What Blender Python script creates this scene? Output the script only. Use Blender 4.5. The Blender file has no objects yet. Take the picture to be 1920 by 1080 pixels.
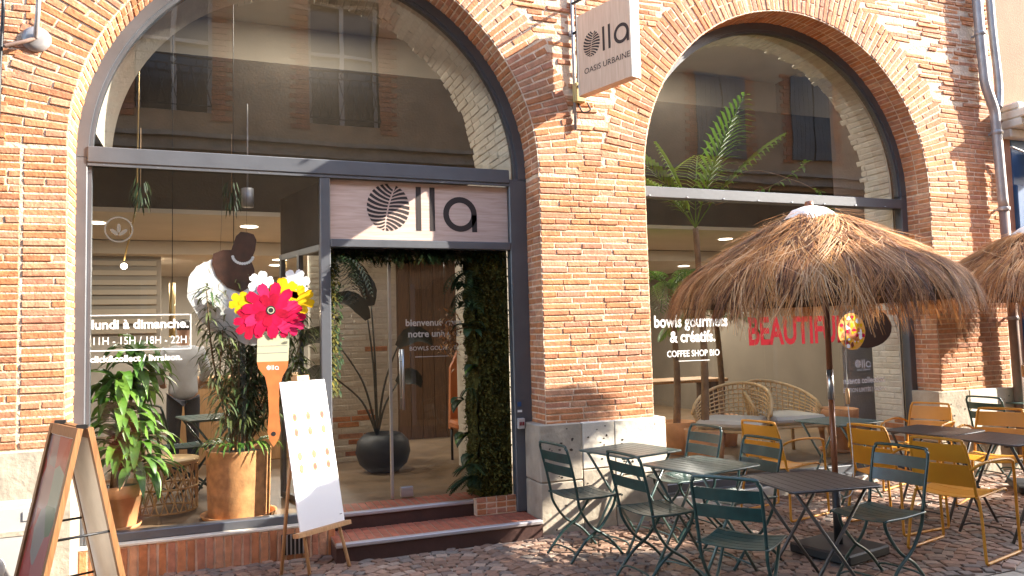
import bpy, math, random
from mathutils import Vector, Matrix
from mathutils.geometry import tessellate_polygon
R = math.radians
rnd = random.Random(7)
SC = bpy.context.scene
COL = SC.collection
# ---------------------------------------------------------------- camera, sky, sun, exposure
cam = bpy.data.objects.new("camera", bpy.data.cameras.new("camera"))
COL.objects.link(cam)
SC.camera = cam
_y, _p, _r = R(20.939), R(3.695), R(-1.474)
_fw = Vector((math.sin(_y) * math.cos(_p), math.cos(_y) * math.cos(_p), math.sin(_p)))
_r0 = Vector((math.cos(_y), -math.sin(_y), 0)); _u0 = _r0.cross(_fw)
_rt = _r0 * math.cos(_r) + _u0 * math.sin(_r); _up = -_r0 * math.sin(_r) + _u0 * math.cos(_r)
cam.matrix_world = Matrix(((_rt.x, _up.x, -_fw.x, 0), (_rt.y, _up.y, -_fw.y, -5.95), (_rt.z, _up.z, -_fw.z, 1.63), (0, 0, 0, 1)))
cam.data.sensor_width = 36; cam.data.lens = 1433 / 1920 * 36
cam.data.clip_start = .05; cam.data.clip_end = 600
SUN = Vector((-2.55, 1, -1.49)).normalized()
w = bpy.data.worlds.new("World"); SC.world = w; w.use_nodes = True
nt = w.node_tree
sky = nt.nodes.new("ShaderNodeTexSky"); sky.sky_type = 'NISHITA'; sky.sun_disc = False
sky.sun_elevation = math.asin(-SUN.z); sky.sun_rotation = math.atan2(-SUN.x, -SUN.y)
bg = nt.nodes["Background"]; bg.inputs[1].default_value = .15
nt.links.new(sky.outputs[0], bg.inputs[0])
sl = bpy.data.lights.new("sun", 'SUN'); sl.energy = 2.8; sl.angle = R(.5); sl.color = (1, .93, .82)
so = bpy.data.objects.new("sun", sl); COL.objects.link(so)
so.rotation_euler = SUN.to_track_quat('-Z', 'Y').to_euler(); so.location = (10, -6, 12)
SC.view_settings.view_transform = 'Standard'; SC.view_settings.look = 'None'
SC.view_settings.exposure = 2.92; SC.view_settings.gamma = 1; SC.view_settings.use_curve_mapping = False
SC.render.engine = 'CYCLES'
SC.cycles.use_denoising = True
SC.cycles.max_bounces = 10; SC.cycles.transparent_max_bounces = 24; SC.cycles.diffuse_bounces = 4
SC.cycles.sample_clamp_indirect = 6; SC.cycles.caustics_reflective = False; SC.cycles.caustics_refractive = False

# ---------------------------------------------------------------- materials
MATS = {}
def mat(name, col, rough=.6, metal=0., bump=0., bscale=40., var=0., vscale=8., spec=.5, emit=None, trans=0., coat=0., detail=4.):
    """plain procedural surface with optional noise in colour and relief"""
    m = bpy.data.materials.new(name); m.use_nodes = True; n = m.node_tree.nodes; L = m.node_tree.links
    b = n["Principled BSDF"]; b.inputs["Base Color"].default_value = (*col, 1)
    b.inputs["Roughness"].default_value = rough; b.inputs["Metallic"].default_value = metal
    b.inputs["Specular IOR Level"].default_value = spec
    if coat: b.inputs["Coat Weight"].default_value = coat; b.inputs["Coat Roughness"].default_value = .15
    tc = n.new("ShaderNodeTexCoord")
    if var:
        t = n.new("ShaderNodeTexNoise"); t.inputs["Scale"].default_value = vscale; t.inputs["Detail"].default_value = detail
        L.new(tc.outputs["Object"], t.inputs["Vector"])
        r = n.new("ShaderNodeValToRGB"); r.color_ramp.elements[0].position = .3; r.color_ramp.elements[1].position = .7
        r.color_ramp.elements[0].color = (*[c * (1 - var) for c in col], 1)
        r.color_ramp.elements[1].color = (*[min(1, c * (1 + var)) for c in col], 1)
        L.new(t.outputs["Fac"], r.inputs["Fac"]); L.new(r.outputs["Color"], b.inputs["Base Color"])
    if bump:
        t = n.new("ShaderNodeTexNoise"); t.inputs["Scale"].default_value = bscale; t.inputs["Detail"].default_value = 6
        L.new(tc.outputs["Object"], t.inputs["Vector"])
        bp = n.new("ShaderNodeBump"); bp.inputs["Strength"].default_value = 1; bp.inputs["Distance"].default_value = bump
        L.new(t.outputs["Fac"], bp.inputs["Height"]); L.new(bp.outputs[0], b.inputs["Normal"])
    if emit:
        b.inputs["Emission Color"].default_value = (*emit[:3], 1); b.inputs["Emission Strength"].default_value = emit[3]
    if trans:
        b.inputs["Transmission Weight"].default_value = 0
        tr = n.new("ShaderNodeBsdfTranslucent"); mx = n.new("ShaderNodeMixShader"); mx.inputs[0].default_value = trans
        tr.inputs[0].default_value = (*[min(1, c * 1.4) for c in col], 1)
        o = n["Material Output"]; L.new(b.outputs[0], mx.inputs[1]); L.new(tr.outputs[0], mx.inputs[2]); L.new(mx.outputs[0], o.inputs[0])
    MATS[name] = m
    return m

def tinted(name, stops, rough=.85, bump=.003, bscale=60., nvar=.35, nscale=25., trans=0., spec=.3, low=0.):
    """colour picked per element from the 'tint' attribute (one number per brick, sett, straw, leaf)"""
    m = bpy.data.materials.new(name); m.use_nodes = True; n = m.node_tree.nodes; L = m.node_tree.links
    b = n["Principled BSDF"]; b.inputs["Roughness"].default_value = rough; b.inputs["Specular IOR Level"].default_value = spec
    a = n.new("ShaderNodeAttribute"); a.attribute_name = "tint"
    r = n.new("ShaderNodeValToRGB"); e = r.color_ramp.elements
    while len(e) < len(stops): e.new(.5)
    for k, c in enumerate(stops):
        e[k].position = k / (len(stops) - 1); e[k].color = (*c, 1)
    L.new(a.outputs["Fac"], r.inputs["Fac"])
    tc = n.new("ShaderNodeTexCoord"); t = n.new("ShaderNodeTexNoise"); t.inputs["Scale"].default_value = nscale; t.inputs["Detail"].default_value = 5
    L.new(tc.outputs["Object"], t.inputs["Vector"])
    mr = n.new("ShaderNodeMapRange"); mr.inputs[1].default_value = .25; mr.inputs[2].default_value = .75
    mr.inputs[3].default_value = 1 - nvar; mr.inputs[4].default_value = 1 + nvar * .6
    L.new(t.outputs["Fac"], mr.inputs[0])
    mx = n.new("ShaderNodeMix"); mx.data_type = 'RGBA'; mx.blend_type = 'MULTIPLY'; mx.inputs[0].default_value = 1
    L.new(r.outputs["Color"], mx.inputs[6]); L.new(mr.outputs[0], mx.inputs[7])
    if low:   # broad weathering, soot and salts
        t3 = n.new("ShaderNodeTexNoise"); t3.inputs["Scale"].default_value = 1.1; t3.inputs["Detail"].default_value = 6; t3.inputs["Roughness"].default_value = .65
        L.new(tc.outputs["Object"], t3.inputs["Vector"]); m3 = n.new("ShaderNodeMapRange"); m3.inputs[1].default_value = .3; m3.inputs[2].default_value = .7
        m3.inputs[3].default_value = 1 - low; m3.inputs[4].default_value = 1 + low * .5; L.new(t3.outputs["Fac"], m3.inputs[0]); L.new(m3.outputs[0], mx.inputs[0])
        ad = n.new("ShaderNodeMix"); ad.data_type = 'RGBA'; ad.blend_type = 'MULTIPLY'; ad.inputs[0].default_value = 1
        mx.inputs[0].default_value = 1; L.remove(mx.inputs[0].links[0])
        L.new(mx.outputs[2], ad.inputs[6]); L.new(m3.outputs[0], ad.inputs[7]); mx = ad
    L.new(mx.outputs[2], b.inputs["Base Color"])
    if bump:
        t2 = n.new("ShaderNodeTexNoise"); t2.inputs["Scale"].default_value = bscale; t2.inputs["Detail"].default_value = 6
        L.new(tc.outputs["Object"], t2.inputs["Vector"])
        bp = n.new("ShaderNodeBump"); bp.inputs["Strength"].default_value = 1; bp.inputs["Distance"].default_value = bump
        L.new(t2.outputs["Fac"], bp.inputs["Height"]); L.new(bp.outputs[0], b.inputs["Normal"])
    if trans:
        tr = n.new("ShaderNodeBsdfTranslucent"); ms = n.new("ShaderNodeMixShader"); ms.inputs[0].default_value = trans
        L.new(mx.outputs[2], tr.inputs[0]); o = n["Material Output"]
        L.new(b.outputs[0], ms.inputs[1]); L.new(tr.outputs[0], ms.inputs[2]); L.new(ms.outputs[0], o.inputs[0])
    MATS[name] = m
    return m

def woodmat(name, c1, c2, axis=0, scale=3., rough=.5, stretch=14.):
    m = mat(name, c1, rough); n = m.node_tree.nodes; L = m.node_tree.links; b = n["Principled BSDF"]
    tc = n["Texture Coordinate"]; mp = n.new("ShaderNodeMapping"); sc = [stretch] * 3; sc[axis] = 1; mp.inputs["Scale"].default_value = sc
    L.new(tc.outputs["Object"], mp.inputs[0]); t = n.new("ShaderNodeTexNoise"); t.inputs["Scale"].default_value = scale; t.inputs["Detail"].default_value = 7
    t.inputs["Distortion"].default_value = .6
    L.new(mp.outputs[0], t.inputs["Vector"]); r = n.new("ShaderNodeValToRGB")
    r.color_ramp.elements[0].position = .35; r.color_ramp.elements[1].position = .68
    r.color_ramp.elements[0].color = (*c1, 1); r.color_ramp.elements[1].color = (*c2, 1)
    L.new(t.outputs["Fac"], r.inputs["Fac"]); L.new(r.outputs["Color"], b.inputs["Base Color"])
    return m

def glassmat(name, tint=(.93, .95, .94), boost=2.0, base=.04):
    m = bpy.data.materials.new(name); m.use_nodes = True; n = m.node_tree.nodes; L = m.node_tree.links
    n.remove(n["Principled BSDF"]); o = n["Material Output"]
    tr = n.new("ShaderNodeBsdfTransparent"); tr.inputs[0].default_value = (*tint, 1)
    gl = n.new("ShaderNodeBsdfGlossy"); gl.inputs["Roughness"].default_value = .003
    fr = n.new("ShaderNodeFresnel"); ge = n.new("ShaderNodeNewGeometry"); mi = n.new("ShaderNodeMapRange")   # a thin pane: same reflection from both sides
    mi.inputs[3].default_value = 1.5; mi.inputs[4].default_value = 1 / 1.5; L.new(ge.outputs["Backfacing"], mi.inputs[0]); L.new(mi.outputs[0], fr.inputs[0])
    tc = n.new("ShaderNodeTexCoord"); nz = n.new("ShaderNodeTexNoise"); nz.inputs["Scale"].default_value = 1.3; nz.inputs["Detail"].default_value = 1
    bp = n.new("ShaderNodeBump"); bp.inputs["Distance"].default_value = .004; bp.inputs["Strength"].default_value = .5
    L.new(tc.outputs["Object"], nz.inputs["Vector"]); L.new(nz.outputs["Fac"], bp.inputs["Height"]); L.new(bp.outputs[0], gl.inputs["Normal"])
    ma = n.new("ShaderNodeMath"); ma.operation = 'MULTIPLY_ADD'; ma.inputs[1].default_value = boost; ma.inputs[2].default_value = base; ma.use_clamp = True
    mx = n.new("ShaderNodeMixShader")
    L.new(fr.outputs[0], ma.inputs[0]); L.new(ma.outputs[0], mx.inputs[0]); L.new(tr.outputs[0], mx.inputs[1]); L.new(gl.outputs[0], mx.inputs[2]); L.new(mx.outputs[0], o.inputs[0])
    MATS[name] = m
    return m

tinted("brick", [(.42, .18, .095), (.49, .195, .084), (.55, .22, .092), (.55, .26, .135), (.48, .21, .125), (.60, .32, .18)], bump=.006, bscale=45, nvar=.32, nscale=18, low=.22)
mat("mortar", (.64, .475, .335), .95, bump=.012, bscale=38, var=.22, vscale=9)
mat("stone", (.37, .315, .24), .9, bump=.006, bscale=26, var=.22, vscale=6)
mat("plaster", (.33, .165, .105), .95, bump=.003, bscale=60, var=.1, vscale=3)
mat("white_stone", (.64, .58, .48), .9, bump=.004, bscale=30, var=.12)
mat("dark_metal", (.075, .079, .088), .42, 0, bump=.0008, bscale=25, var=.12, vscale=5, spec=.9)
glassmat("glass", boost=.9, base=.01); glassmat("lunette_glass", boost=1.9, base=.06); glassmat("door_glass", boost=1.2, base=.015)
woodmat("sign_wood", (.50, .34, .27), (.62, .46, .38), axis=0, scale=4, rough=.6)
woodmat("pale_wood", (.60, .42, .29), (.70, .52, .37), axis=2, scale=4, rough=.6)
mat("logo_brown", (.022, .013, .011), .6)
mat("sign_edge", (.75, .68, .56), .5)
mat("green_paint", (.007, .038, .033), .40, 0, bump=.0004, bscale=60, spec=.6, var=.28, vscale=22, coat=.2)
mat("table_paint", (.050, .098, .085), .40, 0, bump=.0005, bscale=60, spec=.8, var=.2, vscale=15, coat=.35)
mat("shaded_table_paint", (.042, .036, .031), .40, 0, bump=.0005, bscale=60, spec=.7)  # same green table paint, shade and reflected brick put into the colour
mat("yellow_paint", (.53, .225, .012), .45, 0, bump=.0004, bscale=60, spec=.5, var=.06, vscale=6)
tinted("thatch_straw", [(.09, .036, .02), (.23, .095, .04), (.40, .19, .075), (.48, .205, .055), (.64, .43, .25), (.53, .25, .07)], rough=.7, bump=0, nvar=.25, nscale=14, trans=.12)
mat("thatch_core", (.10, .055, .03), .95, bump=.01, bscale=40, var=.3)
mat("canvas", (.72, .68, .62), .9, bump=.002, bscale=30, var=.06)
woodmat("red_wood", (.17, .055, .022), (.26, .09, .035), axis=2, scale=6, rough=.4)
woodmat("frame_wood", (.17, .075, .025), (.27, .13, .05), axis=2, scale=6, rough=.45)
woodmat("light_wood", (.45, .24, .10), (.58, .34, .16), axis=2, scale=6, rough=.5)
mat("black", (.012, .012, .013), .5); mat("steel", (.55, .55, .55), .3, .9); mat("zinc", (.34, .32, .31), .5, .5, var=.15)
mat("pipe_brown", (.20, .13, .10), .55, var=.2)
tinted("sett", [(.165, .094, .060), (.25, .147, .098), (.32, .197, .135), (.21, .132, .094), (.165, .136, .114), (.39, .275, .20)], rough=.72, bump=.005, bscale=55, nvar=.3, nscale=30, spec=.45)
mat("joint", (.27, .215, .165), .95, bump=.006, bscale=50, var=.25)
mat("asphalt", (.07, .07, .075), .9, bump=.003, bscale=120, var=.2)
mat("terracotta", (.55, .26, .11), .8, var=.18, vscale=7, bump=.001)
mat("planter_clay", (.50, .24, .09), .85, var=.3, vscale=14, bump=.002)
mat("soil", (.05, .035, .025), .95, bump=.01)
tinted("leaf", [(.05, .12, .018), (.075, .18, .022), (.11, .25, .03), (.19, .34, .05), (.07, .16, .03)], rough=.4, bump=0, nvar=.25, trans=.3, spec=.5)
tinted("palm_leaf", [(.10, .20, .02), (.18, .30, .03), (.26, .38, .05), (.34, .44, .07), (.14, .25, .03)], rough=.4, bump=0, nvar=.2, trans=.35)
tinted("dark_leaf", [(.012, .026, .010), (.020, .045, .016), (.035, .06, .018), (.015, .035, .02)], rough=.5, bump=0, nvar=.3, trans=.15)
tinted("willow_leaf", [(.07, .075, .025), (.09, .12, .03), (.15, .16, .065), (.05, .11, .04), (.19, .18, .09)], rough=.45, bump=0, nvar=.3, trans=.25)
tinted("moss", [(.03, .036, .010), (.065, .062, .012), (.12, .105, .018), (.18, .15, .025), (.035, .055, .015)], rough=.9, bump=.01, bscale=60, nvar=.4, trans=.1)
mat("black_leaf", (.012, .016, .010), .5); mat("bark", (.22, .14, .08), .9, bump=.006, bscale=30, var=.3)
mat("rattan", (.62, .42, .21), .55, var=.15, vscale=20)
mat("cushion", (.55, .50, .42), .95, bump=.002, bscale=90)
mat("white_vinyl", (.80, .80, .77), .6); mat("red_vinyl", (.20, .010, .015), .95, spec=.05)
mat("magenta", (.46, .006, .045), .9, spec=.1, var=.25, vscale=18); mat("pink", (.56, .018, .085), .9, spec=.1, var=.2, vscale=18); mat("crimson", (.34, .006, .028), .9, spec=.1, var=.3, vscale=18)
mat("yellow_print", (.66, .38, .008), .9, spec=.1, var=.15, vscale=18); mat("brush_handle", (.42, .13, .035), .5, var=.15, vscale=12); mat("bristle", (.42, .41, .26), .6); mat("skin_print", (.05, .018, .010), .5, var=.4, vscale=14)
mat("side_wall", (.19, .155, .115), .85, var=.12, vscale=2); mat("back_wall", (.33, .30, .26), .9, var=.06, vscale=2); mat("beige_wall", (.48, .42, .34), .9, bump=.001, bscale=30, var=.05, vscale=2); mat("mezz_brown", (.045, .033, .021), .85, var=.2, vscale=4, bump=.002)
mat("soffit", (.52, .46, .38), .9, var=.06, vscale=2); mat("wood_floor", (.17, .115, .07), .45, var=.2, vscale=5)
tinted("white_brick", [(.60, .55, .47), (.68, .62, .53), (.55, .49, .41), (.64, .57, .48)], rough=.85, bump=.005, bscale=40, nvar=.12, nscale=20)
mat("white_mortar", (.60, .54, .46), .9, bump=.006, bscale=40, var=.06)
woodmat("panel_wood", (.07, .035, .016), (.13, .065, .03), axis=2, scale=5, rough=.5); mat("gold", (.55, .38, .16), .35, .8)
mat("lamp_glow", (.9, .85, .75), .5, emit=(1, .82, .58, 2.5)); mat("spot_glow", (.9, .85, .75), .5, emit=(1, .88, .70, 1.6))
mat("opp_wall", (.42, .29, .17), .95, bump=.004, bscale=20, var=.22, vscale=2); mat("opp_dark", (.02, .022, .024), .15, spec=.8); mat("shutter", (.12, .13, .13), .8, var=.15)
mat("opp_frame", (.45, .42, .38), .7); mat("blue_paint", (.028, .085, .20), .45, var=.12, vscale=6); mat("white_plastic", (.45, .43, .40), .5, var=.05); mat("plastic_yellow", (.50, .36, .14), .6)
mat("roof_tile", (.34, .16, .09), .9, bump=.02, bscale=15, var=.3); mat("skin", (.42, .24, .16), .6); mat("hair", (.015, .011, .009), .5)
mat("shirt", (.46, .47, .50), .85, bump=.006, bscale=14, var=.08); mat("trousers", (.035, .04, .055), .9, bump=.004, bscale=18); mat("orange", (.45, .13, .03), .6)
mat("board_white", (.86, .86, .86), .45); mat("food_red", (.20, .035, .015), .6, var=.5, vscale=60); mat("food_tan", (.28, .13, .05), .6, var=.5, vscale=60); mat("emblem_grey", (.085, .078, .068), .9, spec=.1); mat("grey_ink", (.20, .20, .20), .6)
mat("bowl_food", (.75, .35, .06), .6); mat("bowl_brown", (.05, .025, .015), .5); mat("step_brown", (.055, .022, .016), .6, bump=.002, bscale=30, var=.2)
mat("tile_red", (.33, .095, .05), .6, var=.25, vscale=14, bump=.002); mat("nosing", (.42, .38, .37), .5, .3, bump=.001); mat("grout", (.30, .20, .14), .9)

def _poster():
    m = mat("poster_print", (.4, .1, .1), .25); n = m.node_tree.nodes; L = m.node_tree.links; b = n["Principled BSDF"]; tc = n["Texture Coordinate"]
    t = n.new("ShaderNodeTexVoronoi"); t.inputs["Scale"].default_value = 5; L.new(tc.outputs["Object"], t.inputs["Vector"])
    s = n.new("ShaderNodeSeparateColor"); L.new(t.outputs["Color"], s.inputs[0]); r = n.new("ShaderNodeValToRGB"); e = r.color_ramp.elements
    r.color_ramp.interpolation = 'LINEAR'
    for p, c in ((.3, (.26, .05, .035)), (.55, (.30, .11, .09)), (.7, (.22, .17, .15)), (.85, (.07, .12, .04))):
        k = e.new(p); k.color = (*c, 1)
    e[0].color = (.28, .04, .03, 1); e[-1].color = (.42, .36, .32, 1)
    L.new(s.outputs[0], r.inputs[0]); L.new(r.outputs[0], b.inputs["Base Color"])
_poster()

# ---------------------------------------------------------------- mesh helper
class MB:
    def __init__(s): s.v = []; s.f = []; s.m = []; s.t = []; s.sm = []; s.names = []
    def mi(s, name):
        if name not in s.names: s.names.append(name)
        return s.names.index(name)
    def add(s, vs, fs, m, t=0., smooth=False):
        o = len(s.v); s.v += [tuple(p) for p in vs]; k = s.mi(m)
        for f in fs: s.f.append([o + i for i in f]); s.m.append(k); s.t.append(t); s.sm.append(smooth)
    def box(s, x0, x1, y0, y1, z0, z1, m, t=0., M=None, b=0.):
        if b:
            vs = []; 
            for (X, sx) in ((x0, 1), (x1, -1)):
                for (Y, sy) in ((y0, 1), (y1, -1)):
                    for (Z, sz) in ((z0, 1), (z1, -1)):
                        vs += [(X, Y + sy * b, Z + sz * b), (X + sx * b, Y, Z + sz * b), (X + sx * b, Y + sy * b, Z)]
            i = lambda a, c, d, k: (a * 4 + c * 2 + d) * 3 + k
            fs = [[i(a, 0, 0, 0), i(a, 1, 0, 0), i(a, 1, 1, 0), i(a, 0, 1, 0)] for a in (0, 1)]
            fs += [[i(0, c, 0, 1), i(1, c, 0, 1), i(1, c, 1, 1), i(0, c, 1, 1)] for c in (0, 1)]
            fs += [[i(0, 0, d, 2), i(1, 0, d, 2), i(1, 1, d, 2), i(0, 1, d, 2)] for d in (0, 1)]
            for c in (0, 1):
                for d in (0, 1):
                    fs.append([i(0, c, d, 1), i(1, c, d, 1), i(1, c, d, 2), i(0, c, d, 2)])
                    fs.append([i(c, 0, d, 0), i(c, 1, d, 0), i(c, 1, d, 2), i(c, 0, d, 2)])
                    fs.append([i(c, d, 0, 0), i(c, d, 1, 0), i(c, d, 1, 1), i(c, d, 0, 1)])
            for a in (0, 1):
                for c in (0, 1):
                    for d in (0, 1): fs.append([i(a, c, d, 0), i(a, c, d, 1), i(a, c, d, 2)])
        else:
            vs = [(X, Y, Z) for X in (x0, x1) for Y in (y0, y1) for Z in (z0, z1)]
            fs = [(0, 1, 3, 2), (4, 6, 7, 5), (0, 4, 5, 1), (2, 3, 7, 6), (0, 2, 6, 4), (1, 5, 7, 3)]
        if M is not None: vs = [M @ Vector(p) for p in vs]
        s.add(vs, fs, m, t)
    def tube(s, pts, r, m, n=8, t=0., cap=True, closed=False, r2=None):
        P = [Vector(p) for p in pts]; N = len(P); vs = []; up = None
        for k in range(N):
            a = P[k - 1] if (k > 0 or closed) else P[k]; c = P[(k + 1) % N] if (k < N - 1 or closed) else P[k]
            d = (c - a).normalized() if (c - a).length > 1e-9 else Vector((0, 0, 1))
            if up is None: up = d.orthogonal().normalized()
            up = (up - d * up.dot(d)); up = up.normalized() if up.length > 1e-6 else d.orthogonal().normalized()
            q = d.cross(up); rr = r if r2 is None else r + (r2 - r) * k / max(1, N - 1)
            for j in range(n):
                an = 2 * math.pi * j / n; vs.append(P[k] + up * rr * math.cos(an) + q * rr * math.sin(an))
        fs = []
        for k in range(N if closed else N - 1):
            for j in range(n):
                k2 = (k + 1) % N; fs.append((k * n + j, k * n + (j + 1) % n, k2 * n + (j + 1) % n, k2 * n + j))
        if cap and not closed: fs += [list(range(n))[::-1], [(N - 1) * n + j for j in range(n)]]
        s.add(vs, fs, m, t, True)
    def lathe(s, prof, m, c=(0, 0, 0), n=32, t=0., a0=0., a1=2 * math.pi, smooth=True):
        full = abs(a1 - a0 - 2 * math.pi) < 1e-6; K = n if full else n + 1; vs = []
        for (r, z) in prof:
            for j in range(K):
                a = a0 + (a1 - a0) * j / n; vs.append((c[0] + r * math.cos(a), c[1] + r * math.sin(a), c[2] + z))
        fs = []
        for k in range(len(prof) - 1):
            for j in range(n):
                j2 = (j + 1) % K; fs.append((k * K + j, k * K + j2, (k + 1) * K + j2, (k + 1) * K + j))
        s.add(vs, fs, m, t, smooth)
    def poly(s, loops, fn, m, t=0.):
        """flat polygon with holes; fn maps (u, v) to 3-D"""
        fl = [p for l in loops for p in l]
        tri = tessellate_polygon([[Vector((p[0], p[1], 0)) for p in l] for l in loops])
        s.add([fn(*p) for p in fl], tri, m, t)
    def slab(s, loop, fn, m, d0, d1, t=0.):
        """polygon with thickness; fn(u, v, d)"""
        n = len(loop); tri = [tuple(x) for x in tessellate_polygon([[Vector((p[0], p[1], 0)) for p in loop]])]
        vs = [fn(p[0], p[1], d0) for p in loop] + [fn(p[0], p[1], d1) for p in loop]
        s.add(vs, tri + [tuple(n + i for i in f) for f in tri] + [(i, (i + 1) % n, n + (i + 1) % n, n + i) for i in range(n)], m, t)
    def brick(s, fn, u0, u1, v0, v1, h, m, j=.011, jit=.003, t=None, inset=.004):
        g = j / 2; q = lambda: rnd.uniform(-jit, jit); t = rnd.random() if t is None else t
        C = [(u0 + g, v0 + g), (u1 - g, v0 + g), (u1 - g, v1 - g), (u0 + g, v1 - g)]
        C = [(a + q() , b + q() * .7) for a, b in C]; sg = [(1, 1), (-1, 1), (-1, -1), (1, -1)]
        vs = [fn(a, b, -.012) for a, b in C] + [fn(a, b, h - inset * .8) for a, b in C]
        vs += [fn(a + x * inset, b + y * inset, h + q() * .5) for (a, b), (x, y) in zip(C, sg)]
        s.add(vs, [(8, 9, 10, 11)] + [(4 + i, 4 + (i + 1) % 4, 8 + (i + 1) % 4, 8 + i) for i in range(4)] + [(i, (i + 1) % 4, 4 + (i + 1) % 4, 4 + i) for i in range(4)], m, t)
    def blade(s, base, d, L, wd, droop, m, segs=4, t=None, fold=.25, up=Vector((0, 0, 1)), shape=None):
        """a leaf: tapering folded ribbon that droops towards its tip"""
        t = rnd.random() if t is None else t; p = Vector(base); d = Vector(d).normalized(); vs = []; st = L / segs
        shape = shape or (.35, .95, 1., .7, .05)
        for k in range(segs + 1):
            f = k / segs * 4; i = min(3, int(f)); ww = wd * (shape[i] + (shape[i + 1] - shape[i]) * (f - i)) / 2
            side = d.cross(up); side = side.normalized() if side.length > 1e-4 else Vector((1, 0, 0)); nn = side.cross(d)
            vs += [p - side * ww + nn * ww * fold, p, p + side * ww + nn * ww * fold]
            p = p + d * st; d = (d + Vector((0, 0, -1)) * droop * st / L * (1 + k * .3)).normalized()
        fs = []
        for k in range(segs): a = k * 3; fs += [(a, a + 1, a + 4, a + 3), (a + 1, a + 2, a + 5, a + 4)]
        s.add(vs, fs, m, t, True)
    def build(s, name, parent=None, local=True):
        me = bpy.data.meshes.new(name)
        v = s.v
        if parent is not None and not local:
            inv = parent_world(parent).inverted(); v = [inv @ Vector(p) for p in v]
        me.from_pydata(v, [], s.f)
        for nm in s.names: me.materials.append(MATS[nm])
        me.polygons.foreach_set("material_index", s.m); me.polygons.foreach_set("use_smooth", s.sm)
        a = me.attributes.new("tint", 'FLOAT', 'FACE'); a.data.foreach_set("value", s.t)
        me.update()
        o = bpy.data.objects.new(name, me); COL.objects.link(o)
        if parent is not None: o.parent = parent
        return o

def parent_world(p):
    M = Matrix.LocRotScale(p.location, p.rotation_euler, p.scale)
    return parent_world(p.parent) @ M if p.parent else M
def tag(o, label, cat, group=None, kind=None):
    if label: o["label"] = label
    if cat: o["category"] = cat
    if group: o["group"] = group
    if kind: o["kind"] = kind
    return o
def thing(name, label, cat, loc=(0, 0, 0), rz=0., group=None):
    o = bpy.data.objects.new(name, None); COL.objects.link(o); o.empty_display_size = .2
    o.location = loc; o.rotation_euler = (0, 0, rz); return tag(o, label, cat, group)
def struct(o): o["kind"] = "structure"; return o
def copy_tree(o, loc=None, rz=None, label=None):
    def rec(s, par):
        c = s.copy(); COL.objects.link(c)
        if par: c.parent = par
        for ch in [x for x in KIDS.get(s.name, [])]: rec(ch, c)
        return c
    KIDS = {}
    for x in COL.objects:
        if x.parent: KIDS.setdefault(x.parent.name, []).append(x)
    c = rec(o, None)
    if loc: c.location = loc
    if rz is not None: c.rotation_euler = (0, 0, rz)
    if label: c["label"] = label
    return c
def gz(x): return .012 * max(0., x - 2.4)
def bez(p, n=8):
    """smooth path through control points (Catmull-Rom)"""
    P = [Vector(q) for q in p]; out = []
    for i in range(len(P) - 1):
        a = P[max(0, i - 1)]; b = P[i]; c = P[i + 1]; d = P[min(len(P) - 1, i + 2)]
        for k in range(n):
            t = k / n
            out.append(.5 * ((2 * b) + (c - a) * t + (2 * a - 5 * b + 4 * c - d) * t * t + (3 * b - a - 3 * c + d) * t ** 3))
    return out + [P[-1]]
def text_into(mb, s, x, z, size, m, fn, align='LEFT', bold=0., sx=1.):
    cu = bpy.data.curves.new("lettering_curve", 'FONT'); cu.body = s; cu.size = size; cu.align_x = align; cu.offset = bold; cu.resolution_u = 3
    o = bpy.data.objects.new("lettering_curve", cu); COL.objects.link(o); bpy.context.view_layer.update()
    dg = bpy.context.evaluated_depsgraph_get(); me = o.evaluated_get(dg).to_mesh()
    mb.add([fn(x + v.co.x * sx, z + v.co.y) for v in me.vertices], [tuple(p.vertices) for p in me.polygons], m)
    o.evaluated_get(dg).to_mesh_clear(); bpy.data.objects.remove(o); bpy.data.curves.remove(cu)
def leaf_logo(mb, fn, cx, cz, a, b, m, n=13):
    """oval of curved stripes parted by a midrib, as on the shop's sign"""
    Mp = lambda t: Vector((-.16 + .50 * t - .10 * math.sin(t * math.pi), -.97 + 1.9 * t))
    for side in (0, 1):
        for k in range(n):
            t0 = (k + .12) / n; t1 = (k + .72) / n; rows = []
            for q in (0, .2, .4, .6, .8, 1.):
                row = []
                for t in (t0, t1):
                    ph = R(258 - 170 * t) if side == 0 else R(-98 + 170 * t)
                    E = Vector((math.cos(ph), math.sin(ph))); A = Mp(t * .93)
                    A = A + Vector((-.035 if side == 0 else .035, 0))
                    mid = A.lerp(E, .5) + Vector((-.04 if side == 0 else .04, -.14 if side == 0 else .10)) * (1 - abs(2 * t - 1) * .6)
                    P = A * (1 - q) ** 2 + mid * 2 * q * (1 - q) + E * q * q; row.append(P)
                rows.append(row)
            vs = [fn(cx + P.x * a, cz + P.y * b) for row in rows for P in row]
            mb.add(vs, [(2 * i, 2 * i + 1, 2 * i + 3, 2 * i + 2) for i in range(len(rows) - 1)], m)
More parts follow.
